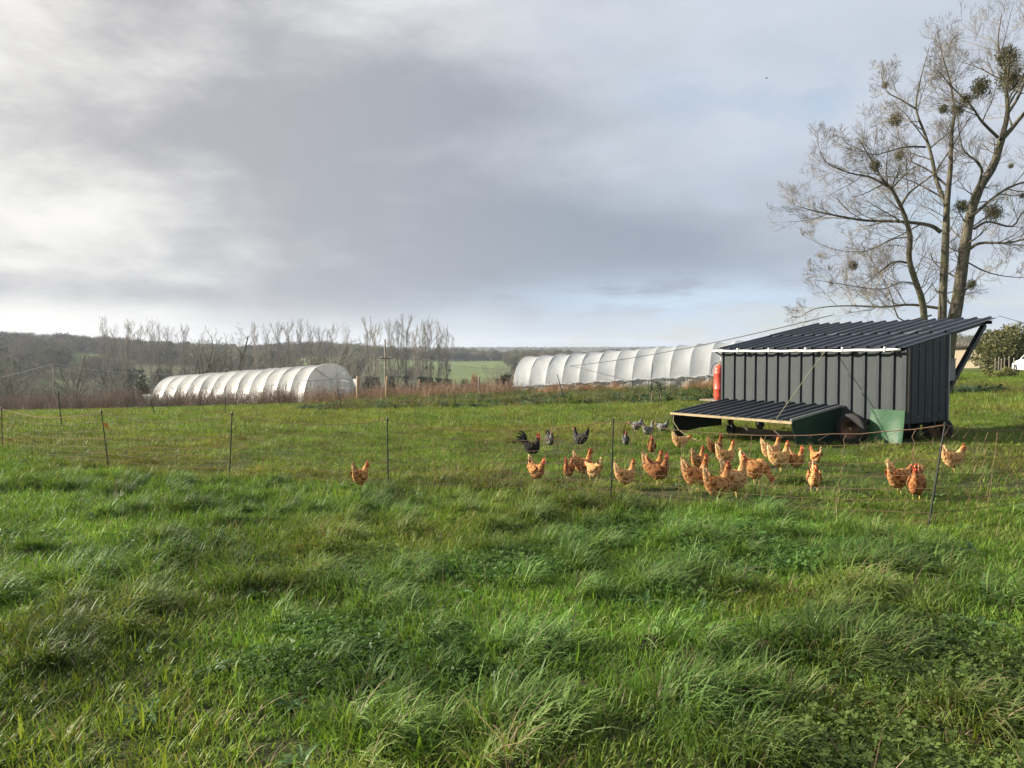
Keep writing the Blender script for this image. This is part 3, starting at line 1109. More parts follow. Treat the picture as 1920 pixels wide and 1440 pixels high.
def build_wheel(parent, loc, R=0.36, W=0.19, rz=0.0, tilt=0.0):
    """wheel with its axle along local y"""
    ax = Matrix.Rotation(math.pi / 2, 3, 'X')
    prof = [(R * 0.58, -W * 0.42), (R * 0.80, -W * 0.5), (R * 0.93, -W * 0.47), (R * 0.985, -W * 0.38), (R, -W * 0.2), (R, W * 0.2),
            (R * 0.985, W * 0.38), (R * 0.93, W * 0.47), (R * 0.80, W * 0.5), (R * 0.58, W * 0.42)]
    mb = MB()
    n = 40
    mb.lathe(prof, n, None, ax)
    mb.f = mb.f[:-2]
    t = mb.build('tyre', M['rubber'], None, True)
    w = thing_part('wheel', parent)
    w.location = loc
    w.rotation_euler = (tilt, 0, rz)
    t.parent = w
    rm = MB()
    A = Matrix.Rotation(math.pi / 2, 3, 'X')
    for s in (-1, 1):
        pr = [(R * 0.60, 0.415), (R * 0.57, 0.44), (R * 0.545, 0.40), (R * 0.50, 0.10), (R * 0.40, 0.02), (R * 0.30, 0.12), (R * 0.19, 0.16), (R * 0.17, 0.40), (R * 0.13, 0.46), (R * 0.01, 0.47)]
        rm.lathe([(r, s * W * h) for r, h in pr], 28, None, A)
    r_ = rm.build('rim', M['rust'], w, True)
    for k in range(5):
        a = 2 * math.pi * k / 5
        MB().lathe([(0.012, 0), (0.012, 0.02), (0.008, 0.026)], 6, None, A, (R * 0.38 * math.cos(a), -W * 0.06 + 0.005, R * 0.38 * math.sin(a))).build('wheel_nut', M['brass'], w)
    return w


def thing_part(name, parent):
    """an empty that groups the sub-parts of a part"""
    o = bpy.data.objects.new(name, None)
    o.empty_display_size = 0.05
    COL.objects.link(o)
    o.parent = parent
    return o


CO = (5.42, 19.8)
CRZ = math.atan2(-0.807, 0.590)
CZ = -0.30


def coop_world(x, y, z):
    c, s = math.cos(CRZ), math.sin(CRZ)
    return Vector((CO[0] + c * x - s * y, CO[1] + s * x + c * y, CZ + z))


def build_coop():
    L, D, PI_ = 4.71, 1.84, 0.314
    root = thing('hen_coop', 'dark ribbed steel hen coop on wheels with a sloping roof and low lean-to', 'hen coop', (CO[0], CO[1], CZ), CRZ)
    RS = 0.167
    roof = lambda y: 2.16 + RS * y
    # roof: two courses of five ribbed sheets
    me1 = rib_sheet(0.942, 2.12 / math.cos(math.atan(RS)), PI_, 0.042).mesh('roof_sheet', M['steel_roof'])
    me2 = rib_sheet(0.942, 2.26 / math.cos(math.atan(RS)), PI_, 0.042).mesh('roof_sheet', M['steel_roof'])
    for k in range(5):
        x = -0.10 + k * 0.974
        place(obj('roof_sheet', me1, root), (x, -0.16, roof(-0.16) + 0.004 * (k % 2)), (math.atan(RS), 0, 0))
        place(obj('roof_sheet', me2, root), (x + 0.03, 1.88, roof(1.88) + 0.02 + 0.004 * (k % 2)), (math.atan(RS), 0, 0))
    # front wall: grey sheet panels with dark ribs between them
    for k in range(15):
        x0 = k * PI_ + (0.055 if k else 0.0)
        x1 = (k + 1) * PI_ - (0.0 if k < 14 else 0.06)
        m = MB()
        m.box(((x0 + x1) / 2, 0.012, 1.33), (x1 - x0, 0.016, 1.54))
        m.build('wall_panel', M['steel_grey'], root)
    rib = MB()
    pr = [(-0.046, 0), (-0.030, -0.036), (0.030, -0.036), (0.046, 0)]
    vs = [(x, y, z) for z in (0.57, 2.09) for x, y in pr]
    rib.add(vs, [(0, 1, 5, 4), (1, 2, 6, 5), (2, 3, 7, 6), (0, 3, 2, 1), (4, 5, 6, 7), (0, 4, 7, 3)])
    rme = rib.mesh('wall_rib', M['steel_dark'])
    for k in range(1, 15):
        place(obj('wall_rib', rme, root), (k * PI_ + 0.027, 0.003, 0), (0, 0, 0))
    for x, w in ((0.0, 0.05), (L - 0.035, 0.09)):
        MB().box((x, -0.014, 1.33), (w, 0.03, 1.53)).build('corner_post', M['steel_dark'], root)
    # end walls, cut to the slope of the roof
    def end_wall(x, s, name, z0):
        for k in range(2):
            y0, y1 = k * D / 2 + 0.004, (k + 1) * D / 2 - 0.004
            m = MB()
            for y in np.linspace(y0, y1, 2):
                pass
            vs = [(x, y0, z0), (x, y1, z0), (x, y1, roof(y1) - 0.02), (x, y0, roof(y0) - 0.02)]
            vs += [(p[0] - s * 0.016, p[1], p[2]) for p in vs]
            m.add(vs, [(0, 1, 2, 3), (7, 6, 5, 4), (0, 4, 5, 1), (1, 5, 6, 2), (2, 6, 7, 3), (3, 7, 4, 0)])
            for q in (0.25, 0.58, 0.9):
                yy = y0 + (y1 - y0) * q
                m.beam((x + s * 0.004, yy, z0), (x + s * 0.004, yy, roof(yy) - 0.03), 0.03, 0.010, (1, 0, 0))
            m.build(name, M['steel_dark'], root)
    end_wall(L, 1, 'end_wall_sheet', 0.53)
    end_wall(-0.002, -1, 'end_wall_sheet', 0.57)
    m = MB()
    m.box((L / 2, D, 1.45), (L - 0.02, 0.016, 1.85))
    m.build('back_wall', M['steel_dark'], root)
    MB().beam((L + 0.014, 0.06, 0.78), (L + 0.014, 0.06, 2.12), 0.05, 0.022, (1, 0, 0)).build('corner_batten', M['old_wood'], root)
    MB().beam((L + 0.012, D + 0.005, 0.52), (L + 0.012, D + 0.005, roof(D) - 0.03), 0.03, 0.03, (1, 0, 0)).build('corner_trim', M['aluminium'], root)
    for y, z in ((0.5, 0.66), (0.95, 0.66), (1.4, 0.66), (1.7, 1.2), (1.4, 2.3), (0.5, 2.1)):
        MB().lathe([(0.012, 0), (0.012, 0.012), (0.005, 0.016)], 8, None, Matrix.Rotation(math.pi / 2, 3, 'Y'), (L + 0.012, y, z)).build('screw_head', M['aluminium'], root)
    # gutter along the front eave, sagging a little, with brackets and a downpipe
    g = MB()
    n = 24
    pts = [(-0.16 + (L + 0.12) * k / n, -0.19, 2.085 - 0.012 * math.sin(math.pi * k / n) + 0.006 * math.sin(k * 1.7)) for k in range(n + 1)]
    g.tube(pts, 0.030, 8)
    gut = g.build('gutter', M['gutter'], root, True)
    for x in (0.62, 1.52, 2.5, 3.4, 4.35):
        MB().box((x, -0.19, 2.10), (0.025, 0.085, 0.105)).build('bracket', M['gutter'], gut)
    MB().tube([(-0.14, -0.17, 2.08), (-0.13, -0.05, 2.03), (-0.12, 0.06, 1.98), (-0.12, 0.10, 1.90), (-0.12, 0.12, 1.80)], 0.024, 8).build('downpipe', M['gutter'], gut, True)
    # black frame of the rear canopy
    for x in (0.15, L - 0.12):
        MB().beam((x, D + 0.03, 1.0), (x, 3.86, roof(3.86) - 0.11), 0.10, 0.10, (1, 0, 0)).build('canopy_strut', M['black_beam'], root)
        MB().beam((x, D + 0.01, roof(D) - 0.06), (x, 3.98, roof(3.98) - 0.05), 0.06, 0.08).build('rafter', M['black_beam'], root)
    MB().beam((-0.05, 3.90, roof(3.9) - 0.055), (L + 0.03, 3.90, roof(3.9) - 0.055), 0.06, 0.08).build('purlin', M['black_beam'], root)
    nb = MB().box((4.40, D + 0.27, 1.64), (0.48, 0.46, 0.48)).build('feed_box', M['grey_box'], root)
    MB().beam((4.14, D + 0.26, 1.89), (4.66, D + 0.26, 1.89), 0.50, 0.02).build('lid', M['grey_box'], nb)
    # chassis, floor, axle, wheels
    MB().box((L / 2, D / 2, 0.545), (L - 0.06, D - 0.06, 0.03)).build('floor_board', M['old_wood'], root)
    for y in (0.35, D - 0.35):
        MB().beam((-0.75, y, 0.47), (L - 0.1, y, 0.47), 0.07, 0.11).build('chassis_rail', M['black_beam'], root)
    MB().beam((3.68, -0.19, 0.36), (3.68, D + 0.06, 0.36), 0.07, 0.07).build('axle', M['black_beam'], root)
    build_wheel(root, (3.68, -0.27, 0.36), 0.35)
    build_wheel(root, (3.68, D + 0.14, 0.36), 0.35)
    build_wheel(root, (4.44, D + 0.14, 0.31), 0.31, 0.17, 0.25, 0.10)
    MB().box((-0.38, 0.30, 0.80), (0.66, 0.70, 0.035)).build('platform', M['old_wood'], root)
    MB().beam((-0.62, 0.3, 0.5), (-0.62, 0.3, 0.785), 0.06, 0.06, (0, 1, 0)).build('platform_leg', M['old_wood'], root)
    # green plastic skirt beside the wheel
    m = MB()
    nx, nz = 14, 8
    vs = []
    for j in range(nz):
        for i in range(nx):
            a, b = i / (nx - 1), j / (nz - 1)
            vs.append((3.98 + 0.74 * a, -0.05 - 0.10 * (1 - b) ** 1.5 - 0.02 * math.sin(a * 9) * (1 - b), 0.12 + 0.70 * b + 0.02 * math.sin(a * 7 + 1) * (1 - b)))
    vs += [(x, y + 0.006, z) for x, y, z in vs]
    o = nx * nz
    fs = []
    for j in range(nz - 1):
        for i in range(nx - 1):
            a = j * nx + i
            fs += [(a, a + 1, a + nx + 1, a + nx), (a + o, a + nx + o, a + nx + 1 + o, a + 1 + o)]
    m.add(vs, fs)
    m.build('skirt_sheet', M['green_plastic'], root, True)
    # lean-to: low roof of ribbed sheets with timber edge and end boards
    W, x1 = 1.95, 3.30
    z0, z1 = 0.84, 0.60
    sl = math.atan((z0 - z1) / W)
    lme = rib_sheet(0.80, W / math.cos(sl), 0.267, 0.04).mesh('lean_to_sheet', M['steel_roof'])
    for k in range(4):
        place(obj('lean_to_sheet', lme, root), (0.02 + k * 0.822, -W, z1 + 0.003 * (k % 2)), (sl, 0, 0))
    MB().beam((-0.02, -W + 0.03, z1 - 0.035), (x1 + 0.02, -W + 0.03, z1 - 0.035), 0.035, 0.055).build('edge_batten', M['timber'], root)
    MB().beam((0.0, -0.06, z0 - 0.05), (x1, -0.06, z0 - 0.05), 0.04, 0.06).build('wall_batten', M['old_wood'], root)
    for x in (1.1, 2.2):
        MB().beam((x, -W + 0.05, z1 - 0.035), (x, -0.08, z0 - 0.04), 0.04, 0.05).build('lean_to_rafter', M['old_wood'], root)

    def board(x, poly, name, mat, t=0.018):
        mm = MB()
        k = len(poly)
        vs = [(x - t / 2, y, z) for y, z in poly] + [(x + t / 2, y, z) for y, z in poly]
        mm.add(vs, [tuple(range(k)), tuple(range(2 * k - 1, k - 1, -1))] + [(i, (i + 1) % k + 0, (i + 1) % k + k, i + k) for i in range(k)])
        return mm.build(name, mat, root)
    zr = lambda y: z0 + (z0 - z1) / W * y - 0.015
    board(0.01, [(-W + 0.02, zr(-W)), (-0.04, zr(0) - 0.01), (-0.04, 0.18), (-0.9, 0.16), (-1.45, 0.10), (-1.50, -0.03), (-W + 0.20, -0.05)], 'end_board', M['black_board'])
    board(x1 - 0.005, [(-W + 0.02, zr(-W)), (-0.04, zr(0) - 0.01), (-0.06, 0.42), (-0.30, 0.02), (-W + 0.30, -0.06)], 'end_board', M['dark_green'])
    MB().beam((x1 + 0.012, -W, z1 + 0.022), (x1 + 0.012, -0.03, z0 + 0.012), 0.03, 0.05).build('flashing', M['aluminium'], root)
    MB().beam((0.4, -0.3, 0.12), (3.2, -0.3, 0.12), 0.03, 0.16).build('low_rail', M['old_wood'], root)
    # ropes
    MB().tube([(2.98, -0.19, 2.06), (2.97, -0.8, 1.58), (2.96, -1.4, 1.07), (2.95, -W + 0.02, z1 + 0.02)], 0.008, 5).build('guy_rope', M['rope'], root)
    MB().tube([(0.10, -W, z1 - 0.05), (0.14, -W - 0.05, 0.38), (0.30, -W - 0.03, 0.18), (0.62, -W + 0.02, 0.03), (0.85, -W, -0.02)], 0.011, 5).build('hanging_rope', M['rope'], root)


build_coop()


def build_cylinder():
    p = coop_world(-0.21, 0.14, 0.82)
    root = thing('gas_cylinder', 'red gas cylinder with valve and hose standing at the end of the coop', 'gas cylinder', p, CRZ)
    r = 0.145
    prof = [(r * 0.78, 0.0), (r * 0.80, 0.035), (r * 0.97, 0.06), (r, 0.10), (r, 0.26), (r * 1.035, 0.27), (r * 1.035, 0.29), (r, 0.30), (r, 0.66), (r * 1.035, 0.67),
            (r * 1.035, 0.69), (r, 0.70), (r, 0.76), (r * 0.95, 0.81), (r * 0.82, 0.855), (r * 0.58, 0.885), (r * 0.33, 0.90), (r * 0.2, 0.905)]
    MB().lathe(prof, 28).build('body', M['red_paint'], root, True)
    v = MB().lathe([(0.026, 0.90), (0.026, 0.945), (0.016, 0.95), (0.016, 0.975), (0.034, 0.978), (0.034, 0.995), (0.01, 1.0)], 14).build('valve', M['brass'], root, True)
    MB().tube([(-0.02, -0.01, 0.955), (-0.09, -0.04, 0.95), (-0.16, -0.07, 0.90), (-0.19, -0.09, 0.78), (-0.175, -0.09, 0.66)], 0.011, 7).build('hose', M['hose'], v, True)


build_cylinder()


# ------------------------------------------------------------------ polytunnels
def build_tunnel(name, label, a, b, hw, h, bays, film, sag, side_net, gate):
    """a: near/right end centre on the ground (x, y, z), b: other end"""
    A, B = Vector(a), Vector(b)
    root = thing(name, label, 'polytunnel', A)
    B = B - A
    ax = Vector((B.x, B.y, 0)).normalized()
    sd = Vector((ax.y, -ax.x, 0))
    if sd.y > 0:
        sd = -sd                      # sd points to the camera side
    rng = np.random.default_rng(5 + bays)
    z_low = 0.95 if side_net else 0.0
    th0 = 0.0

    def prof(t, f):
        c, s_ = math.cos(t), math.sin(t)
        return sd * (hw * f * math.copysign(abs(c) ** 0.72, c)) + Vector((0, 0, h * f * abs(s_) ** 0.86))
    NT_ = 26
    hoops = []
    for k in range(bays + 1):
        o = B * (k / bays)
        hb = MB().tube([o + prof(math.pi * i / NT_, 0.985) for i in range(NT_ + 1)], 0.03, 6)
        hb.build('hoop', M['hoop'], root, True)
    tlo = 0.20 if side_net else 0.0
    for k in range(bays):
        m = MB()
        NS = 10
        vs = []
        sg = sag * rng.uniform(0.8, 1.2)
        j0 = rng.uniform(0, 6)
        for j in range(NS + 1):
            q = j / NS
            o = B * ((k + q) / bays)
            cat = 1 - (2 * q - 1) ** 2
            for i in range(NT_ + 1):
                t = tlo + (math.pi - tlo) * i / NT_
                low = min(1.0, max(0.15, math.sin(t) * 1.5))
                f = 1 - sg / h * cat * low + 0.006 * math.sin(j0 + 5 * t + 3 * q)
                vs.append(o + prof(t, f))
        for j in range(NS):
            for i in range(NT_):
                c = j * (NT_ + 1) + i
                m.add([], [])
                m.f.append((c, c + 1, c + NT_ + 2, c + NT_ + 1))
        m.v = [tuple(p) for p in vs]
        m.build('film_panel', film, root, True)
    if side_net:
        # lower side: loose net below a rolled-up film edge
        for k in range(bays):
            vs = []
            for j in range(9):
                q = j / 8
                o = B * ((k + q) / bays)
                for i in range(5):
                    t = tlo * i / 4
                    vs.append(o + prof(t, 1.0 - 0.03 * math.sin(math.pi * q) + 0.015 * math.sin(7 * q + i + k)))
            m = MB().add(vs, [(j * 5 + i, j * 5 + i + 1, j * 5 + i + 6, j * 5 + i + 5) for j in range(8) for i in range(4)])
            m.build('side_net', M['film_net'], root, True)
        n = bays * 6
        pts = [B * (k / n) + prof(tlo, 1.02) + Vector((0, 0, 0.05 * math.sin(k * 0.9) + 0.04 * math.sin(k * 2.3))) for k in range(n + 1)]
        MB().tube(pts, [0.06 + 0.025 * math.sin(k * 1.3) for k in range(n + 1)], 7).build('rolled_film', film, root, True)
        for k in range(0, bays, 1):
            o = B * ((k + 0.1) / bays)
            MB().tube([o + prof(0, 1.05), o + prof(0, 1.05) + Vector((0, 0, 1.0))], 0.025, 5).build('side_post', M['hoop'], root)
    # end walls
    for o, far in ((Vector((0, 0, 0)), False), (B, True)):
        m = MB()
        pts = [o + prof(math.pi * i / NT_, 0.98) for i in range(NT_ + 1)]
        c = o + Vector((0, 0, 0.0))
        off = ax * (-0.02 if not far else 0.02)
        m.add([p + off for p in pts] + [c + off], [(NT_ + 1, i, i + 1) for i in range(NT_)])
        m.build('end_film', film, root)
    if gate:
        o = ax * -0.10
        zb = h * 0.62
        bars = [(o + sd * hw * 1.02 + Vector((0, 0, zb)), o - sd * hw * 1.12 + Vector((0, 0, zb))),
                (o + sd * hw * 0.9 + Vector((0, 0, h * 0.27)), o - sd * hw * 1.1 + Vector((0, 0, h * 0.27))),
                (o, o + Vector((0, 0, zb))),
                (o + Vector((0, 0, zb)), o + sd * hw * 0.62 + Vector((0, 0, h * 0.90))),
                (o + Vector((0, 0, zb)), o - sd * hw * 0.62 + Vector((0, 0, h * 0.90))),
                (o + sd * hw * 0.45, o + sd * hw * 0.45 + Vector((0, 0, h * 0.30))),
                (o - sd * hw * 0.55, o - sd * hw * 0.55 + Vector((0, 0, h * 0.30)))]
        for p, q in bars:
            MB().tube([p, q], 0.028, 6).build('end_bar', M['hoop'], root)
        # loose flaps at the corners
        v0 = o - sd * hw * 0.80
        m = MB()
        m.add([v0 + Vector((0, 0, 0)), v0 - sd * hw * 0.34, v0 - sd * hw * 0.34 + Vector((0, 0, zb * 0.98)), v0 + Vector((0, 0, zb))], [(0, 1, 2, 3)])
        m.build('end_flap', film, root)
        f0 = B + ax * 0.1 + sd * hw * 0.85
        MB().add([f0, f0 + sd * hw * 0.10 + ax * 1.0, f0 + sd * hw * 0.05 + ax * 1.25 + Vector((0, 0, h * 0.52)), f0 + Vector((0, 0, h * 0.55))], [(0, 1, 2, 3)]).build('end_flap', film, root)
    return root


build_tunnel('polytunnel', 'warm white polytunnel with gated end standing behind dry stems', (-15.6, 66.0, -2.55), (-32.0, 74.0, -3.75), 3.4, 3.55, 12, M['film'], 0.15, False, True)
build_tunnel('polytunnel', 'long grey-white polytunnel with netted lower side standing beyond the coop', (24.0, 55.6, -0.05), (1.65, 67.4, -1.75), 3.4, 3.4, 17, M['film_cool'], 0.13, True, False)


# ------------------------------------------------------------------ electric net fences
def build_net(name, label, posts, heights, lean_px, fr_z, rad, vstep, mat, vmat, post_r, rng, sag=0.10):
    """posts: ground points; one part per post and per strand, the upright twines joined"""
    root = thing(name, label, 'fence', posts[0])
    O = Vector(posts[0])
    tops = []
    for p, hgt, ln in zip(posts, heights, lean_px):
        top = p + Vector((ln[0], ln[1], hgt))
        tops.append(top)
        d = (top - p)
        q = MB().tube([p - d * 0.06 - O, p + d * 0.5 - O, top - O], [post_r, post_r, post_r * 0.9], 7)
        q.lathe([(post_r * 1.5, 0), (post_r * 1.5, 0.02), (post_r * 0.6, 0.035)], 7, None, None, top - O - Vector((0, 0, 0.012)))
        q.build('post', M['post'], root)
    strands = []
    NS = 14
    for j, f in enumerate(fr_z):
        pts = []
        for a in range(len(posts) - 1):
            sg = sag * rng.uniform(0.7, 1.3) * (0.35 + 0.65 * f)
            for k in range(NS):
                q = k / NS
                P0 = posts[a].lerp(tops[a], f)
                P1 = posts[a + 1].lerp(tops[a + 1], f)
                pt = P0.lerp(P1, q)
                pt.z -= sg * 4 * q * (1 - q)
                g = surf(pt.x, pt.y) + 0.02
                pt.z = max(pt.z, g)
                pts.append(pt + Vector((rng.normal(0, 0.006), rng.normal(0, 0.006), rng.normal(0, 0.004))))
        pts.append(posts[-1].lerp(tops[-1], f))
        strands.append(pts)
        MB().tube([p - O for p in pts], rad * (1.7 if j == len(fr_z) - 1 else 1.0), 4, True).build('strand', mat, root)
    m = MB()
    for a in range(len(posts) - 1):
        L = (posts[a + 1] - posts[a]).length
        n = max(2, int(L / vstep))
        for k in range(n):
            q = (k + 0.5) / n * NS
            i, fr = int(q), q - int(q)
            col = []
            for s in strands:
                b = a * NS + i
                col.append(s[b].lerp(s[b + 1], fr))
            t = (posts[a + 1] - posts[a]).normalized()
            kink = rng.normal(0.05, 0.05)
            pts = [col[-1]]
            for j in range(len(col) - 1, 0, -1):
                mid = col[j].lerp(col[j - 1], 0.55) + t * (kink + rng.normal(0, 0.02)) * (1.0 if j == len(col) - 1 else 0.35)
                pts += [mid, col[j - 1] - t * 0.02]
            m.tube([p - O for p in pts], rad * 0.95, 3, False)
    o = m.build('upright_twine', vmat, root)
    o['kind'] = 'stuff'
    return root


def near_fence():
    rng = np.random.default_rng(3)
    base = [(10.9, 11.6), (7.6, 9.6)]
    spec = [(1740, 992, 8.0), (1145, 940, 10.2), (728, 918, 11.6), (430, 898, 12.5), (204, 879, 14.2), (5, 850, 18.0)]
    tops = [(1772, 795), (1150, 787), (726, 786), (435, 775), (190, 771), (3, 765)]
    posts, hs, ln = [], [], []
    for x, y in base:
        posts.append(Vector((x, y, gz(x, y)))); hs.append(1.05); ln.append((0.02, 0.0))
    for (u, v, d), (tu, tv) in zip(spec, tops):
        p, t = pix(u, v, d), pix(tu, tv, d)
        posts.append(Vector((p.x, p.y, p.z))); hs.append(t.z - p.z); ln.append((t.x - p.x, 0.0))
    for x, y in ((-15.0, 20.6), (-17.0, 24.0)):
        posts.append(Vector((x, y, gz(x, y)))); hs.append(1.05); ln.append((0.05, 0.0))
    f = [0.06, 0.16, 0.27, 0.39, 0.52, 0.67, 0.83, 0.985]
    root = build_net('net_fence', 'electric poultry net on black posts along the near side of the hens', posts, hs, ln, f, 0.0030, 0.17, M['twine'], M['twine'], 0.011, rng, 0.13)
    p, t = posts[6], hs[6]
    q = p.lerp(p + Vector((ln[6][0], 0, t)), 0.8) - posts[0]
    MB().add([q + Vector(k) for k in ((0.01, -0.015, 0.02), (0.10, -0.02, -0.03), (0.13, -0.02, -0.13), (0.06, -0.02, -0.09), (0.02, -0.015, -0.04))], [(0, 1, 2, 3, 4)]).build('warning_tape', M['ribbon'], root)


near_fence()


def far_fence():
    rng = np.random.default_rng(4)
    spec = [((116, 798, 27), (109, 737)), ((293, 788, 34), (281, 745)), ((423, 780, 38), (422, 727)), ((642, 770, 40), (632, 728)), ((858, 770, 39), (850, 735)),
            ((1066, 775, 36), (1045, 703)), ((1243, 774, 35), (1231, 715)), ((1420, 776, 34), (1425, 735))]
    posts, hs, ln = [], [], []
    for (u, v, d), (tu, tv) in spec:
        p, t = pix(u, v, d), pix(tu, tv, d)
        p.z = min(p.z, gz(p.x, p.y)) if abs(p.z - gz(p.x, p.y)) < 0.4 else gz(p.x, p.y)
        posts.append(p); hs.append(t.z - p.z); ln.append((t.x - p.x, 0.0))
    build_net('net_fence', 'slack poultry net on leaning stakes at the back of the hens pasture', posts, hs, ln, [0.05, 0.2, 0.4, 0.62], 0.004, 0.5, M['twine_pale'], M['twine_pale'], 0.018, rng, 0.16)


far_fence()


# ------------------------------------------------------------------ hens
def catmull(P, n):
    P = np.array(P, float)
    P = np.concatenate([[2 * P[0] - P[1]], P, [2 * P[-1] - P[-2]]])
    out = []
    m = len(P) - 3
    for k in range(n):
        t = k / (n - 1) * m
        i = min(m - 1, int(t))
        f = t - i
        a, b, c, d = P[i:i + 4]
        out.append(0.5 * (2 * b + (c - a) * f + (2 * a - 5 * b + 4 * c - d) * f * f + (3 * b - a - 3 * c + d) * f ** 3))
    return np.array(out)


# x, z, half width, half height along the spine: tail ... beak
TAIL = [(-0.205, 0.375, 0.006, 0.014), (-0.186, 0.335, 0.016, 0.034), (-0.152, 0.280, 0.036, 0.056)]
BODY = [(-0.105, 0.225, 0.066, 0.080), (-0.040, 0.192, 0.084, 0.098), (0.030, 0.188, 0.086, 0.098), (0.085, 0.212, 0.070, 0.086)]
NECKS = {
    'up': [(0.112, 0.262, 0.050, 0.058), (0.124, 0.312, 0.034, 0.038), (0.130, 0.352, 0.025, 0.027), (0.142, 0.386, 0.024, 0.025), (0.166, 0.388, 0.014, 0.015), (0.178, 0.385, 0.006, 0.007)],
    'mid': [(0.122, 0.250, 0.050, 0.058), (0.152, 0.292, 0.035, 0.038), (0.172, 0.322, 0.026, 0.028), (0.192, 0.345, 0.024, 0.025), (0.216, 0.343, 0.014, 0.015), (0.228, 0.339, 0.006, 0.007)],
    'fwd': [(0.130, 0.232, 0.052, 0.058), (0.172, 0.250, 0.036, 0.040), (0.206, 0.268, 0.027, 0.029), (0.235, 0.280, 0.024, 0.025), (0.258, 0.274, 0.014, 0.015), (0.270, 0.268, 0.006, 0.007)],
    'down': [(0.138, 0.195, 0.055, 0.058), (0.178, 0.160, 0.038, 0.042), (0.204, 0.118, 0.028, 0.031), (0.222, 0.085, 0.024, 0.026), (0.236, 0.062, 0.015, 0.016), (0.243, 0.048, 0.006, 0.007)],
}
PALE = {'hen_brown': (1.5, 2.1, 3.2), 'hen_buff': (1.35, 1.7, 2.3), 'hen_dark': (1.7, 2.2, 3.0), 'hen_black': (0.8, 0.8, 0.8), 'hen_speckled': (0.6, 0.6, 0.6), 'rooster': (0.8, 0.8, 0.8)}
HENS = {}


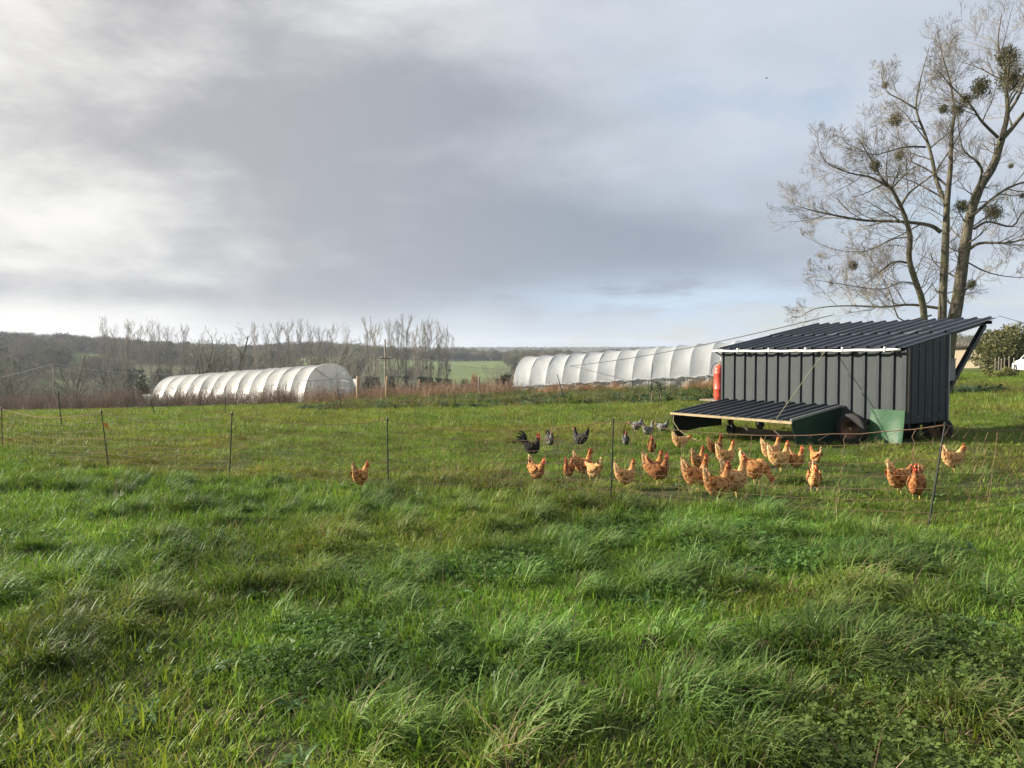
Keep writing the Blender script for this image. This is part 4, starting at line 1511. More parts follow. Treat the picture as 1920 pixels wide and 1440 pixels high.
def make_hen(pose, mat, comb='comb', big=1.0, tail_low=False, seed=0):
    """the parts of one hen as (name, mesh, [sub-parts]); nose along +x, feet at z = 0"""
    rng = np.random.default_rng(seed)
    tail = [(x, z - (0.05 if tail_low else 0) * (-x - 0.1) * 8, a, b) for x, z, a, b in TAIL]
    S = catmull(tail + BODY + NECKS[pose], 34)
    S = S * np.array([0.86, 1.0, 1.0, 1.0])
    n = 16
    vs, cols = [], []
    T = np.gradient(S[:, :2], axis=0)
    T /= np.linalg.norm(T, axis=1)[:, None]
    for k in range(len(S)):
        x, z, w, h = S[k]
        w, h = max(w, 0.004), max(h, 0.005)
        tx, tz = T[k]
        up = np.array([-tz, 0, tx])
        for i in range(n):
            a = 2 * math.pi * i / n
            c, s_ = math.cos(a), math.sin(a)
            r = 1 + 0.035 * rng.normal() * (1 if 2 < k < 24 else 0.3)
            vs.append((x + up[0] * h * s_ * r, w * c * r, z + up[2] * h * s_ * r))
    m = MB()
    fs = []
    pale = np.array(PALE[mat])
    for k in range(len(S) - 1):
        for i in range(n):
            fs.append((k * n + i, k * n + (i + 1) % n, (k + 1) * n + (i + 1) % n, (k + 1) * n + i))
            t = max(0, 1 - k / 7.0)
            f = np.array([1.0, 1, 1]) * (1 - t) + pale * t
            if 8 < k < 18 and math.sin(2 * math.pi * (i + 0.5) / n) < -0.45:
                f = f * (np.array([1.15, 1.3, 1.5]) if mat.startswith('hen_b') and mat != 'hen_black' else 1.0)     # fluffy paler belly
            if k > 22:
                f = f * np.array([0.92, 0.80, 0.70])
            cols.append(tuple(np.minimum(f, 3.0)))
    fs.append(tuple(range(n - 1, -1, -1)))
    fs.append(tuple((len(S) - 1) * n + i for i in range(n)))
    cols += [tuple(pale), (0.8, 0.6, 0.4)]
    m.add(vs, fs)
    m.c = cols
    parts = [('body', m.mesh('hen_body', M[mat], True), [])]
    # wings: folded, lying on the flanks
    for s in (-1, 1):
        w = MB()
        st = catmull([(0.072, 0.232, 0.006, 0.02), (0.045, 0.226, 0.014, 0.048), (-0.02, 0.220, 0.016, 0.060), (-0.09, 0.236, 0.012, 0.046), (-0.145, 0.255, 0.007, 0.026), (-0.172, 0.262, 0.003, 0.006)], 14)
        vv = []
        for k, (x, z, a, b) in enumerate(st):
            yb = 0.080 * (1 - ((x + 0.005) / 0.24) ** 2) ** 0.5 + 0.004
            for i in range(8):
                t = 2 * math.pi * i / 8
                vv.append((x * 0.9, s * (yb + a * math.cos(t) - 0.010 * math.sin(t)), z + b * math.sin(t) + 0.004 * rng.normal()))
        ff = [(k * 8 + i, k * 8 + (i + 1) % 8, (k + 1) * 8 + (i + 1) % 8, (k + 1) * 8 + i) for k in range(13) for i in range(8)]
        ff += [tuple(range(8)), tuple(13 * 8 + i for i in range(8))]
        w.add(vv, ff)
        w.c = [(0.88 + 0.1 * rng.uniform(),) * 3 for _ in ff]
        parts.append(('wing', w.mesh('hen_wing', M[mat], True), []))
    # tail feathers: a narrow upright fan
    tf = MB()
    for k in range(9):
        a = (k - 4) / 4.0
        base = Vector((-0.105 - 0.01 * abs(a), 0.020 * a, 0.265 - (0.04 if tail_low else 0)))
        d = Vector((-0.055 - 0.02 * (1 - abs(a)), 0.028 * a, 0.125 - 0.035 * abs(a) - (0.04 if tail_low else 0)))
        sd = Vector((d.z, 0.2 * a, -d.x)).normalized() * 0.017
        p1, p2 = base + d * 0.6, base + d * 1.08
        off = Vector((0, 0.0015, 0))
        q = [base - sd * 0.6, p1 - sd, p2 - sd * 0.5, p2 + sd * 0.35, p1 + sd, base + sd * 0.6]
        tf.add([v - off for v in q] + [v + off for v in q], [(0, 1, 2, 3, 4, 5), (11, 10, 9, 8, 7, 6)] + [(i, i + 6, (i + 1) % 6 + 6, (i + 1) % 6) for i in range(6)],
               tuple(pale * rng.uniform(0.8, 1.05)))
    parts.append(('tail', tf.mesh('hen_tail', M[mat]), []))
    # head details follow the neck's last stations
    hx, hz = S[-8][0], S[-8][1]
    ex, ez = S[-1][0], S[-1][1]
    dv = Vector((ex - hx, 0, ez - hz)).normalized()
    upv = Vector((-dv.z, 0, dv.x))
    H = Vector((hx, 0, hz)) + dv * 0.012
    bk = MB().tube([H + dv * 0.022, H + dv * 0.038 - upv * 0.002, H + dv * 0.052 - upv * 0.008], [0.010, 0.007, 0.001], 7)
    parts.append(('beak', bk.mesh('hen_beak', M['beak'], True), []))
    cb = MB()
    cs = 1.0 * big
    prof = [(-0.022, 0.016), (-0.026, 0.034), (-0.014, 0.030), (-0.010, 0.046), (0.000, 0.034), (0.006, 0.048), (0.013, 0.034), (0.021, 0.042), (0.024, 0.028), (0.030, 0.014)]
    q = [H + dv * (a * cs) + upv * (0.012 + (b - 0.012) * cs) for a, b in prof]
    k = len(q)
    cb.add([p + Vector((0, -0.004 * cs, 0)) for p in q] + [p + Vector((0, 0.004 * cs, 0)) for p in q],
           [tuple(range(k)), tuple(range(2 * k - 1, k - 1, -1))] + [(i, i + k, (i + 1) % k + k, (i + 1) % k) for i in range(k)])
    parts.append(('comb', cb.mesh('hen_comb', M[comb]), []))
    for s in (-1, 1):
        f = MB().lathe([(0.001, 0), (0.013 * big, 0.003), (0.012 * big, 0.007), (0.001, 0.009)], 10, None, Matrix.Rotation(-s * math.pi / 2, 3, 'X'), H + dv * 0.010 + Vector((0, s * 0.018, 0)))
        f.lathe([(0.002, 0.0), (0.009 * big, -0.010), (0.010 * big, -0.022 * big), (0.003, -0.034 * big)], 8, None, None, H + dv * 0.018 - upv * 0.010 + Vector((0, s * 0.008, 0)))
        parts.append(('wattle', f.mesh('hen_wattle', M[comb], True), []))
        e = MB().lathe([(0.0005, 0), (0.0042, 0.001), (0.003, 0.004), (0.0005, 0.005)], 8, None, Matrix.Rotation(-s * math.pi / 2, 3, 'X'), H + dv * 0.012 + upv * 0.004 + Vector((0, s * 0.026, 0)))
        parts.append(('eye', e.mesh('hen_eye', M['eye'], True), []))
    for s in (-1, 1):
        lx = 0.02 + 0.025 * s
        lg = MB()
        lg.tube([(lx - 0.015, 0.036 * s, 0.145), (lx - 0.012, 0.037 * s, 0.115), (lx - 0.005, 0.038 * s, 0.085)], [0.036, 0.027, 0.012], 10)
        lgm = lg
        lgm.c = [(1, 1, 1)] * len(lg.f)
        parts.append(('thigh', lgm.mesh('hen_thigh', M[mat], True), []))
        sh = MB().tube([(lx - 0.005, 0.038 * s, 0.095), (lx + 0.005, 0.038 * s, 0.045), (lx + 0.006, 0.038 * s, 0.010)], [0.008, 0.006, 0.007], 7)
        for a in (-0.5, 0.0, 0.5, math.pi):
            ln = 0.05 if abs(a) < 1 else 0.022
            sh.tube([(lx + 0.006, 0.038 * s, 0.010), (lx + 0.006 + ln * 0.6 * math.cos(a), 0.038 * s + ln * 0.6 * math.sin(a), 0.009), (lx + 0.006 + ln * math.cos(a), 0.038 * s + ln * math.sin(a), 0.003)], [0.006, 0.005, 0.002], 5)
        parts.append(('leg', sh.mesh('hen_leg', M['shank'], True), []))
    if mat == 'rooster':
        for k in range(13):
            th = math.radians(78 + 72 * ((k * 5) % 13) / 12)
            a = ((k % 5) - 2) / 2.0
            ln = 0.17 + 0.10 * ((k * 7) % 13) / 13
            b = Vector((-0.125 + 0.02 * math.cos(th), 0.012 * a, 0.27))
            pts = []
            for q in range(6):
                t = q / 5
                ang = th + 1.0 * t * t
                b = b + Vector((math.cos(ang), 0.16 * a, math.sin(ang))) * ln / 5 if q else b
                pts.append(b)
            q = MB()
            w = [0.010, 0.016, 0.019, 0.018, 0.013, 0.002]
            vs = []
            for i, p in enumerate(pts):
                tn = (pts[min(5, i + 1)] - pts[max(0, i - 1)]).normalized()
                nr = Vector((-tn.z, 0.25 * a, tn.x)).normalized() * w[i]
                vs += [p - nr + Vector((0, -0.002, 0)), p + nr + Vector((0, -0.002, 0)), p + nr + Vector((0, 0.002, 0)), p - nr + Vector((0, 0.002, 0))]
            q.add(vs, [(4 * i + s, 4 * i + (s + 1) % 4, 4 * i + 4 + (s + 1) % 4, 4 * i + 4 + s) for i in range(5) for s in range(4)] + [(0, 3, 2, 1), (20, 21, 22, 23)])
            parts.append(('sickle_feather', q.mesh('sickle_feather', M['sickle']), []))
    return parts


def put_hen(name, u, v, yaw, pose, mat, label, group=None, size=1.0, comb='comb', big=1.0, low=False, lift=0.0, cat='hen', roll=0.0):
    key = (pose, mat, comb, big, low)
    if key not in HENS:
        HENS[key] = make_hen(pose, mat, comb, big, low, len(HENS))
    p = on_ground(u, v)
    z = ground(p.x, p.y) + float(bumps(np.asarray(p.x), np.asarray(p.y))) * 0.6
    root = thing(name, label, cat, (p.x, p.y, z + lift - 0.025), math.radians(yaw), group)
    root.scale = (size * 0.96, size * 0.98, size * 1.12)
    for nm, me, _ in HENS[key]:
        obj(nm, me, root)
    return p


GB, GS = 'brown laying hens scratching behind the net', 'black and silver hens near the coop'
# u, v of the feet, yaw (0 faces right, 90 away, -90 towards the camera), pose, feathers, label
BROWN = [
    (676, 919, 62, 'mid', 'hen_brown', 'lone brown hen away from the flock, beside a black net post', 1.0),
    (1006, 906, -48, 'mid', 'hen_brown', 'orange brown hen below the black rooster, head turned low', 1.0),
    (1066, 900, -118, 'up', 'hen_dark', 'small dark russet hen facing out, alone between rooster and hen pair', 0.86),
    (1094, 896, 28, 'up', 'hen_brown', 'upright brown hen with pale tail behind a bending hen', 1.08),
    (1113, 903, 125, 'fwd', 'hen_buff', 'pale brown hen turned away, tail raised, in front of an upright hen', 0.95),
    (1173, 917, 12, 'up', 'hen_buff', 'buff hen in profile with pale tail just past the middle net post', 0.98),
    (1234, 909, -25, 'up', 'hen_dark', 'russet hen with bright red comb, one of two side by side', 1.08),
    (1225, 900, 10, 'up', 'hen_brown', 'brown hen half hidden behind a russet hen with bright comb', 1.05),
    (1222, 853, -100, 'up', 'hen_dark', 'russet hen facing out, nearest the speckled hens', 0.95),
    (1276, 846, 5, 'fwd', 'hen_buff', 'buff hen stretching its neck forward beside the lean-to rope', 1.05),
    (1309, 888, 40, 'up', 'hen_brown', 'slim brown hen seen from behind, neck up, above an upright hen', 1.0),
    (1305, 925, 8, 'up', 'hen_brown', 'tall brown hen in profile with cream tail tip and stretched neck', 1.2),
    (1346, 946, 18, 'up', 'hen_brown', 'large brown hen in front of two hens, closest to the net', 1.2),
    (1377, 934, 22, 'up', 'hen_buff', 'buff hen with pale tail standing directly behind the largest hen', 1.25),
    (1341, 858, 15, 'up', 'hen_dark', 'dark russet hen below the black hen sheltering under the lean-to', 1.0),
    (1361, 879, 10, 'up', 'hen_buff', 'pale buff hen with white tail in the middle of the flock', 1.08),
    (1415, 908, -22, 'down', 'hen_brown', 'brown hen pecking with its head down in the grass', 1.25),
    (1446, 871, 8, 'up', 'hen_buff', 'buff hen with darker red head overlapped by another buff hen', 1.1),
    (1461, 887, 6, 'up', 'hen_buff', 'bright buff hen in profile overlapping the hen behind it', 1.15),
    (1492, 886, -60, 'up', 'hen_brown', 'narrow brown hen turned towards the net beside a bright buff hen', 0.98),
    (1529, 873, 105, 'mid', 'hen_brown', 'brown hen seen from behind with white tail tip, below the green board', 0.82),
    (1526, 922, -105, 'mid', 'hen_brown', 'brown hen facing straight out with its tail tip upright behind', 1.0),
    (1684, 930, 25, 'fwd', 'hen_brown', 'orange brown hen with white tail tip behind the dark-necked hen', 1.15),
    (1718, 940, -125, 'up', 'hen_dark', 'dark-necked russet hen beside the leaning post, hiding part of another', 1.1),
    (1786, 887, 8, 'mid', 'hen_buff', 'buff hen in profile on its own past the leaning post', 1.12),
]
for u, v, yaw, pose, mat, label, size in BROWN:
    put_hen('hen', u, v, yaw, pose, mat, label, GB, size)
SILVER = [
    (1031, 841, -70, 'up', 'hen_black', 'black and white hen next to the rooster, white breast patch', 0.95, 'comb_pale'),
    (1088, 840, 168, 'up', 'hen_black', 'dark hen making a V with raised neck and tail', 1.1, 'comb_pale'),
    (1173, 838, -95, 'up', 'hen_black', 'dark hen facing out right behind the middle net post', 0.9, 'comb'),
    (1193, 810, 176, 'fwd', 'hen_speckled', 'speckled grey hen stretching its neck, farthest of three from the lean-to', 0.98, 'comb_pale'),
    (1216, 820, 15, 'up', 'hen_speckled', 'speckled grey hen with upright neck, the middle of three by the lean-to', 1.0, 'comb_pale'),
    (1242, 812, 165, 'fwd', 'hen_speckled', 'speckled grey hen closest to the lean-to board', 0.95, 'comb_pale'),
    (1371, 822, -95, 'up', 'hen_black', 'black hen with pink face standing under the lean-to edge', 1.15, 'comb_pale'),
    (1425, 812, 60, 'mid', 'hen_black', 'dark hen deep in the shade under the lean-to', 1.1, 'comb_pale'),
]
for u, v, yaw, pose, mat, label, size, comb in SILVER:
    put_hen('hen', u, v, yaw, pose, mat, label, GS, size, comb)
put_hen('rooster', 998, 858, -14, 'up', 'rooster', 'big black rooster with red comb and arched black tail feathers', None, 1.08, 'comb', 1.6, False, 0.0, 'rooster')

# ------------------------------------------------------------------ trees
class Tree:
    """grows limbs as polylines; thick ones go to the wood mesh, thin ones to the twig mesh"""
    def __init__(s, seed, rmin=0.0035):
        s.rmin = rmin
        s.r = np.random.default_rng(seed)
        s.thick, s.thin = [], []

    def limb(s, pts, r0, r1):
        P = np.array([tuple(p) for p in pts], float)
        s.thick.append((P, np.linspace(r0, r1, len(P))))
        return P

    def grow(s, base, d, L, r, depth, spec, up=0.25, thin_at=0.03):
        """one branch with children; spec: list of (children, length factor, angle) per depth"""
        rg = s.r
        seg = 5 if depth == 0 else 4
        p, d = np.array(base, float), np.array(d, float)
        d /= np.linalg.norm(d)
        pts = [p.copy()]
        for k in range(seg):
            d = d + rg.normal(0, 0.13, 3) + np.array([0, 0, up * 0.25])
            d /= np.linalg.norm(d)
            p = p + d * L / seg
            pts.append(p.copy())
        P = np.array(pts)
        R = np.linspace(r, r * 0.35, seg + 1)
        (s.thick if r > thin_at else s.thin).append((P, R))
        if depth < len(spec):
            s.children(P, R, L, depth, spec, up, thin_at)

    def children(s, P, R, L, depth, spec, up=0.25, thin_at=0.03, t0=0.2):
        rg = s.r
        n, lf, ang = spec[depth]
        for k in range(n):
            t = t0 + (1 - t0) * (k + rg.uniform(0.1, 0.9)) / n
            q = t * (len(P) - 1)
            i = min(len(P) - 2, int(q))
            b = P[i] + (P[i + 1] - P[i]) * (q - i)
            d = P[i + 1] - P[i]
            d = d / (np.linalg.norm(d) + 1e-9)
            side = np.cross(d, rg.normal(0, 1, 3))
            side /= np.linalg.norm(side) + 1e-9
            a = ang * rg.uniform(0.7, 1.3)
            nd = d * math.cos(a) + side * math.sin(a)
            s.grow(b, nd, L * lf * rg.uniform(0.6, 1.15) * (1.15 - 0.5 * t), max(s.rmin, R[i] * 0.5), depth + 1, spec, up, thin_at)

    def meshes(s, wood, twig, nthick=7, nthin=3, rmin=0.0):
        a, b = MB(), MB()
        for P, R in s.thick:
            a.tube(P, np.maximum(R, rmin), nthick, False)
        for P, R in s.thin:
            b.tube(P, np.maximum(R, rmin), nthin, False)
        return a.mesh('limbs', wood, True), b.mesh('twigs', twig)


def leaf_ball(name, rx, ry, rz, n, size, palette, rng, mat, shell=0.35, lumps=6, flat=0.0):
    """leaf faces filling an uneven volume"""
    m = MB()
    cs = [np.array([rng.normal(0, 0.5) * rx, rng.normal(0, 0.5) * ry, rng.normal(0.0, 0.45) * rz]) for _ in range(lumps)]
    for k in range(n):
        d = rng.normal(0, 1, 3)
        d /= np.linalg.norm(d)
        rr = rng.uniform(shell, 1.0) ** 0.6
        if not lumps:      # a ragged ball
            rr *= 0.62 + 0.55 * float(vnoise(np.array(d[0] * 2.2 + 9 * d[2]), np.array(d[1] * 2.2 + n), 7))
        if lumps and k % 3:
            c = cs[rng.integers(lumps)]
            p = c + d * rr * np.array([rx, ry, rz]) * 0.55
        else:
            p = d * rr * np.array([rx, ry, rz]) * 0.85
        u = rng.normal(0, 1, 3)
        u /= np.linalg.norm(u)
        v = np.cross(u, rng.normal(0, 1, 3))
        v /= np.linalg.norm(v) + 1e-9
        s_ = size * rng.uniform(0.6, 1.4)
        col = tuple(np.array(palette[rng.integers(len(palette))]) * rng.uniform(0.7, 1.3))
        m.add([p - u * s_, p + v * s_ * 0.4, p + u * s_, p - v * s_ * 0.4], [(0, 1, 2, 3)], col)
    return m.mesh(name, mat)


def build_big_tree():
    D0 = 38.0
    Z = lambda X, Y, dd=0.0: pix(1440 + (X if X > 560 else 560 + (X - 560) * 0.93) / 2.25, Y / 2.25, D0 + dd)
    base = Z(765, 1560)
    base.z = gz(base.x, base.y)
    T = Tree(101)
    SP2 = [(6, 0.62, 0.72), (5, 0.66, 0.62), (4, 0.66, 0.55)]
    px = D0 / FPX / 2.25
    rg = T.r
    B = (base.x, base.y)

    def L(pts, w0, w1, slope=0.0, kids=8, length=None):
        P = []
        n = len(pts)
        for k, (X, Y) in enumerate(pts):
            P.append(Z(X, Y, slope * k / (n - 1) + rg.normal(0, 0.06)))
        P = np.array([tuple(p) for p in P])
        # refine
        C = catmull(P, 3 * n)
        R = np.linspace(w0, w1 * 0.8, len(C)) * px * 0.85
        T.thick.append((C, R))
        ln = np.linalg.norm(np.diff(C, axis=0), axis=1).sum()
        T.children(C, R, min(ln, 6.5) * 0.62 if length is None else length, 0, [(int(kids * 1.0), 0.74, 0.85)] + SP2, 0.30, 0.035, 0.20)
    trunk = MB()
    for pts, w0, w1, sl in (
        ([(742, 1560), (765, 1440), (798, 1280), (830, 1050), (850, 920), (890, 800), (950, 700), (985, 590)], 27, 14, 0.5),
        ([(725, 1560), (733, 1400), (740, 1200), (750, 1000), (755, 860), (770, 700), (775, 560), (790, 470)], 20, 5, -0.8),
        ([(700, 1560), (665, 1400), (650, 1270), (620, 1180), (595, 1090), (600, 1000), (580, 920), (560, 870)], 15, 7.5, -1.6)):
        P = np.array([tuple(Z(X, Y, sl * k / (len(pts) - 1))) for k, (X, Y) in enumerate(pts)])
        P[0][2] = min(P[0][2], gz(P[0][0], P[0][1]) - 0.2)
        C = catmull(P, 26)
        R = np.linspace(w0, w1, 26) * px * (1 + 0.03 * rg.normal(0, 1, 26))
        R[0] *= 1.5
        R[1] *= 1.15
        trunk.tube(C, R, 12, False)
        T.children(C, R * 0.35, 2.6, 0, [(22, 0.75, 1.1)] + SP2[:2], 0.3, 0.035, 0.25)
    L([(985, 590), (1030, 540), (1080, 480), (1180, 380), (1250, 250), (1290, 120)], 12, 3, 1.0, 11)
    L([(985, 590), (1010, 480), (1005, 380), (1000, 280), (970, 190), (985, 60)], 13, 2, 0.4, 12)
    L([(1010, 480), (1060, 400), (1090, 300), (1110, 180), (1100, 60)], 8, 2, -1.2, 9)
    L([(790, 470), (770, 350), (740, 250), (720, 160)], 6, 1.5, -0.6, 9)
    L([(750, 860), (710, 760), (690, 660), (660, 560), (625, 460), (640, 350), (680, 200)], 11, 2, 1.2, 12)
    L([(560, 870), (520, 800), (480, 760), (430, 680), (380, 600)], 10, 2.5, -1.4, 11)
    L([(560, 870), (600, 810), (680, 750), (760, 690)], 7, 2, 1.0, 6)
    L([(730, 980), (680, 950), (560, 935), (400, 930), (270, 910), (170, 890), (90, 870)], 11, 2, 0.6, 14, 3.4)
    L([(595, 1110), (530, 1105), (460, 1150), (400, 1200)], 6, 2, -1.6, 7, 2.6)
    L([(720, 1300), (600, 1285), (480, 1295), (330, 1290), (180, 1300), (100, 1340)], 8, 1.5, 1.6, 13, 2.8)
    L([(625, 460), (560, 420), (490, 380), (470, 290)], 5, 1.5, 0.8, 8)
    L([(665, 620), (580, 620), (500, 640), (430, 650), (300, 600)], 5, 1.5, -1.8, 10, 2.8)
    L([(520, 800), (430, 750), (330, 730), (230, 690), (190, 640)], 6, 1.5, -0.8, 11, 2.8)
    L([(750, 780), (680, 720), (600, 680), (540, 650)], 6, 2, 1.8, 7, 2.6)
    L([(730, 830), (640, 780), (560, 750), (450, 740)], 5, 1.5, 2.4, 8, 2.6)
    L([(850, 1050), (900, 1025), (1040, 1020), (1200, 960), (1300, 900)], 9, 2, -1.0, 11, 3.2)
    L([(870, 965), (930, 935), (1030, 955), (1080, 890), (1180, 840)], 7, 2, 1.5, 9, 2.8)
    L([(850, 920), (1000, 800), (1150, 740), (1280, 640)], 8, 2, 2.2, 10, 3.0)
    L([(970, 580), (900, 510), (860, 450), (780, 370), (720, 300)], 8, 2, -2.0, 10, 2.8)
    L([(860, 860), (900, 740), (890, 690), (830, 640), (810, 580), (800, 480)], 7, 2, -1.6, 9, 2.6)
    L([(600, 1000), (520, 1010), (400, 1060), (250, 1050), (110, 990)], 4, 1.2, 2.6, 11, 2.6)
    L([(640, 1200), (560, 1190), (470, 1220), (300, 1200), (170, 1180)], 4, 1.2, -2.4, 10, 2.4)
    L([(690, 1330), (560, 1350), (510, 1230), (430, 1100), (380, 1030)], 4.5, 1.5, 0.4, 8, 2.4)
    L([(830, 1100), (930, 1150), (1050, 1170), (1180, 1160)], 4, 1.2, 0.8, 9, 2.2)
    L([(1180, 840), (1260, 760), (1320, 700)], 3, 1, 0.5, 6, 2.2)
    root = thing('poplar_tree', 'big bare poplar with mistletoe balls standing behind the coop', 'tree', (B[0], B[1], base.z))
    off = Vector((B[0], B[1], base.z))

    def local(me):
        n = len(me.vertices)
        a = np.empty(n * 3, np.float32)
        me.vertices.foreach_get('co', a)
        a = a.reshape(-1, 3) - np.array(tuple(off), np.float32)
        me.vertices.foreach_set('co', a.ravel())
        me.update()
        return me
    obj('trunk', local(trunk.mesh('trunk', M['bark'], True)), root)
    w, t = T.meshes(M['bark'], M['twig'], 6, 3, 0.0040)
    obj('limbs', local(w), root)
    tw = obj('crown', local(t), root)
    print('big tree tris', len(w.polygons) * 2, len(t.polygons) * 2)
    rng = np.random.default_rng(9)
    pal = [(0.080, 0.085, 0.032), (0.105, 0.105, 0.042), (0.058, 0.066, 0.026), (0.13, 0.115, 0.055)]
    balls = [leaf_ball('mistletoe', 1, 1, 0.95, 1500, 0.085, pal, rng, M['mistletoe'], 0.0, 0) for _ in range(3)]
    for k, (X, Y, R, sl) in enumerate(((1010, 240, 50, 0.3), (1020, 335, 62, 0.2), (895, 372, 48, -1.3), (535, 505, 33, 0.8), (555, 655, 27, 1.7), (445, 700, 29, -1.3),
                                       (488, 360, 17, 0.8), (820, 870, 32, -0.6), (950, 895, 45, 1.2), (345, 1120, 24, 1.8), (740, 460, 22, -1.2), (800, 465, 30, -0.8),
                                       (835, 420, 28, -1.2), (860, 1200, 25, 0.8), (1025, 700, 14, 1.8), (1072, 825, 15, 1.4))):
        p = Z(X, Y, sl) - off
        o = obj('mistletoe', balls[k % 3], root)
        o.location = p
        o.scale = (R * px * 1.25, R * px * 1.2, R * px * 1.05)
        o.rotation_euler = (rng.uniform(0, 6), rng.uniform(0, 6), rng.uniform(0, 6))


build_big_tree()


# ------------------------------------------------------------------ trees of the valley
def bare_tree(seed, h, kind):
    """unit-height meshes (trunk+limbs, twigs) of one bare tree"""
    T = Tree(seed, 0.0003)
    rg = T.r
    if kind == 'poplar':            # narrow, steep branches
        P = np.array([[rg.normal(0, 0.003), rg.normal(0, 0.003), z] for z in np.linspace(0, 0.97, 9)])
        T.thick.append((P, np.linspace(0.009, 0.0012, 9)))
        T.children(P, np.linspace(0.0045, 0.001, 9), 0.34, 0, [(34, 0.75, 0.40), (7, 0.45, 0.45), (4, 0.5, 0.5)], 0.9, 0.0020, 0.32)
    elif kind == 'round':           # spreading crown
        P = np.array([[0.01 * k * rg.normal(), 0.01 * k * rg.normal(), z] for k, z in enumerate(np.linspace(0, 0.42, 5))])
        T.thick.append((P, np.linspace(0.020, 0.012, 5)))
        for k in range(7):
            a = k * 0.9 + rg.uniform(0, 0.5)
            T.grow(P[rg.integers(2, 5)], (math.cos(a) * 0.8, math.sin(a) * 0.8, 1.0), rg.uniform(0.42, 0.56), 0.010, 0, [(7, 0.5, 0.6), (5, 0.5, 0.6), (4, 0.55, 0.6)], 0.35, 0.0035)
    else:                           # bushy small tree, many stems
        for k in range(8):
            a = k * 0.8
            T.grow((0.02 * math.cos(a), 0.02 * math.sin(a), 0), (math.cos(a) * 0.55, math.sin(a) * 0.55, 1.0), rg.uniform(0.6, 0.85), 0.009, 0, [(7, 0.45, 0.6), (5, 0.5, 0.6), (4, 0.5, 0.6)], 0.4, 0.0035)
    return T


PROTO = {}


def proto(kind, seed):
    k = (kind, seed)
    if k not in PROTO:
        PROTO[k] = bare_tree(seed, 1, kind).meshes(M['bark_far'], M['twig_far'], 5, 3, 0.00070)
    return PROTO[k]


IVY = {}


def ivy_mesh(seed):
    if seed not in IVY:
        rng = np.random.default_rng(seed)
        m = MB()
        pal = [(0.028, 0.036, 0.016), (0.040, 0.050, 0.022), (0.022, 0.028, 0.014)]
        for _ in range(1500):
            z = rng.uniform(0.0, 1.0)
            w = 0.016 + 0.055 * float(vnoise(np.array(z * 9 + seed), np.array(seed * 1.7), 5)) ** 1.5 * 2
            a = rng.uniform(0, 6.28)
            rr = w * math.sqrt(rng.uniform())
            p = np.array([rr * math.cos(a), rr * math.sin(a), z * 0.50 + 0.02])
            u = rng.normal(0, 1, 3); u /= np.linalg.norm(u)
            v = np.cross(u, rng.normal(0, 1, 3)); v /= np.linalg.norm(v) + 1e-9
            s_ = 0.011 * rng.uniform(0.6, 1.4)
            m.add([p - u * s_, p + v * s_ * 0.7, p + u * s_, p - v * s_ * 0.7], [(0, 1, 2, 3)], tuple(np.array(pal[rng.integers(3)]) * rng.uniform(0.7, 1.3)))
        IVY[seed] = m.mesh('ivy', M['foliage'])
    return IVY[seed]


def far_tree(kind, seed, u, vtop, d, label, group=None, spread=1.0, ivy=None, balls=0, name=None):
    x = (u - 960) / FPX * d
    z = gz(x, d) - 0.3
    top = pix(u, vtop, d).z
    h = (top - z) * (0.94 if kind == 'poplar' else 1.0)
    root = thing(name or {'poplar': 'poplar_tree', 'round': 'bare_tree', 'bush': 'bare_tree'}[kind], label, 'tree', (x, d, z), (seed * 2.4 + u) % 6.28, group)
    w, t = proto(kind, seed)
    for nm, me in (('trunk', w), ('crown', t)):
        o = obj(nm, me, root)
        o.scale = (h * spread, h * spread, h)
    if ivy:
        o = obj('ivy', ivy_mesh(ivy), root)
        o.scale = (h * 0.85, h * 0.85, h)
    for k in range(balls):
        o = obj('mistletoe', bpy.data.meshes['mistletoe'], root)
        a = k * 2.4 + u
        o.location = (math.cos(a) * h * 0.035, math.sin(a) * h * 0.035, h * (0.52 + 0.10 * k))
        o.scale = (h * 0.02, h * 0.02, h * (0.017 + 0.004 * k))
    return root


GP = 'poplars in the row behind the garden stakes'
for k, (u, vt, d, iv, nb) in enumerate(((650, 622, 205, 1, 0), (690, 610, 190, 1, 1), (704, 616, 196, 2, 0), (731, 609, 190, 2, 0), (747, 613, 196, 0, 1), (762, 607, 188, 3, 0), (779, 619, 200, 0, 0),
                                        (793, 611, 186, 1, 3), (806, 614, 192, 2, 2), (823, 617, 188, 3, 1), (838, 621, 192, 1, 2))):
    far_tree('poplar', 301 + k % 4, u, vt, d, ('poplar of the row behind the garden stakes, ' + (('with ivy and mistletoe balls' if nb else 'with ivy, no mistletoe') if iv else ('no ivy, one mistletoe ball' if nb else 'no ivy or mistletoe'))), GP, 1.0 + 0.15 * (k % 3), iv, nb)
GW = 'poplars behind the left tunnel and hedge'
for k, (u, vt, d, iv) in enumerate(((196, 608, 230, 4), (214, 622, 245, 0), (241, 609, 228, 5), (264, 617, 240, 4), (284, 613, 236, 0), (298, 616, 244, 5), (318, 620, 240, 0), (345, 617, 246, 0),
                                    (478, 617, 250, 0), (500, 622, 255, 0), (521, 612, 248, 4), (541, 610, 250, 0), (563, 611, 252, 0), (582, 616, 258, 0), (600, 620, 255, 5), (622, 616, 250, 0))):
    far_tree('poplar', 301 + (k * 3 + 1) % 4, u, vt, d, ('slim poplar of the loose row behind the left tunnel, ' + ('trunk dark with ivy' if iv else 'bare trunk')), GW, 1.0 + 0.12 * (k % 4), iv)
far_tree('round', 401, 380, 606, 128, 'crooked bare tree right behind the left tunnel, its trunk leaning', None, 0.85)
far_tree('round', 402, 437, 607, 132, 'wide bare tree with fan of stems behind the left tunnel', None, 1.05)
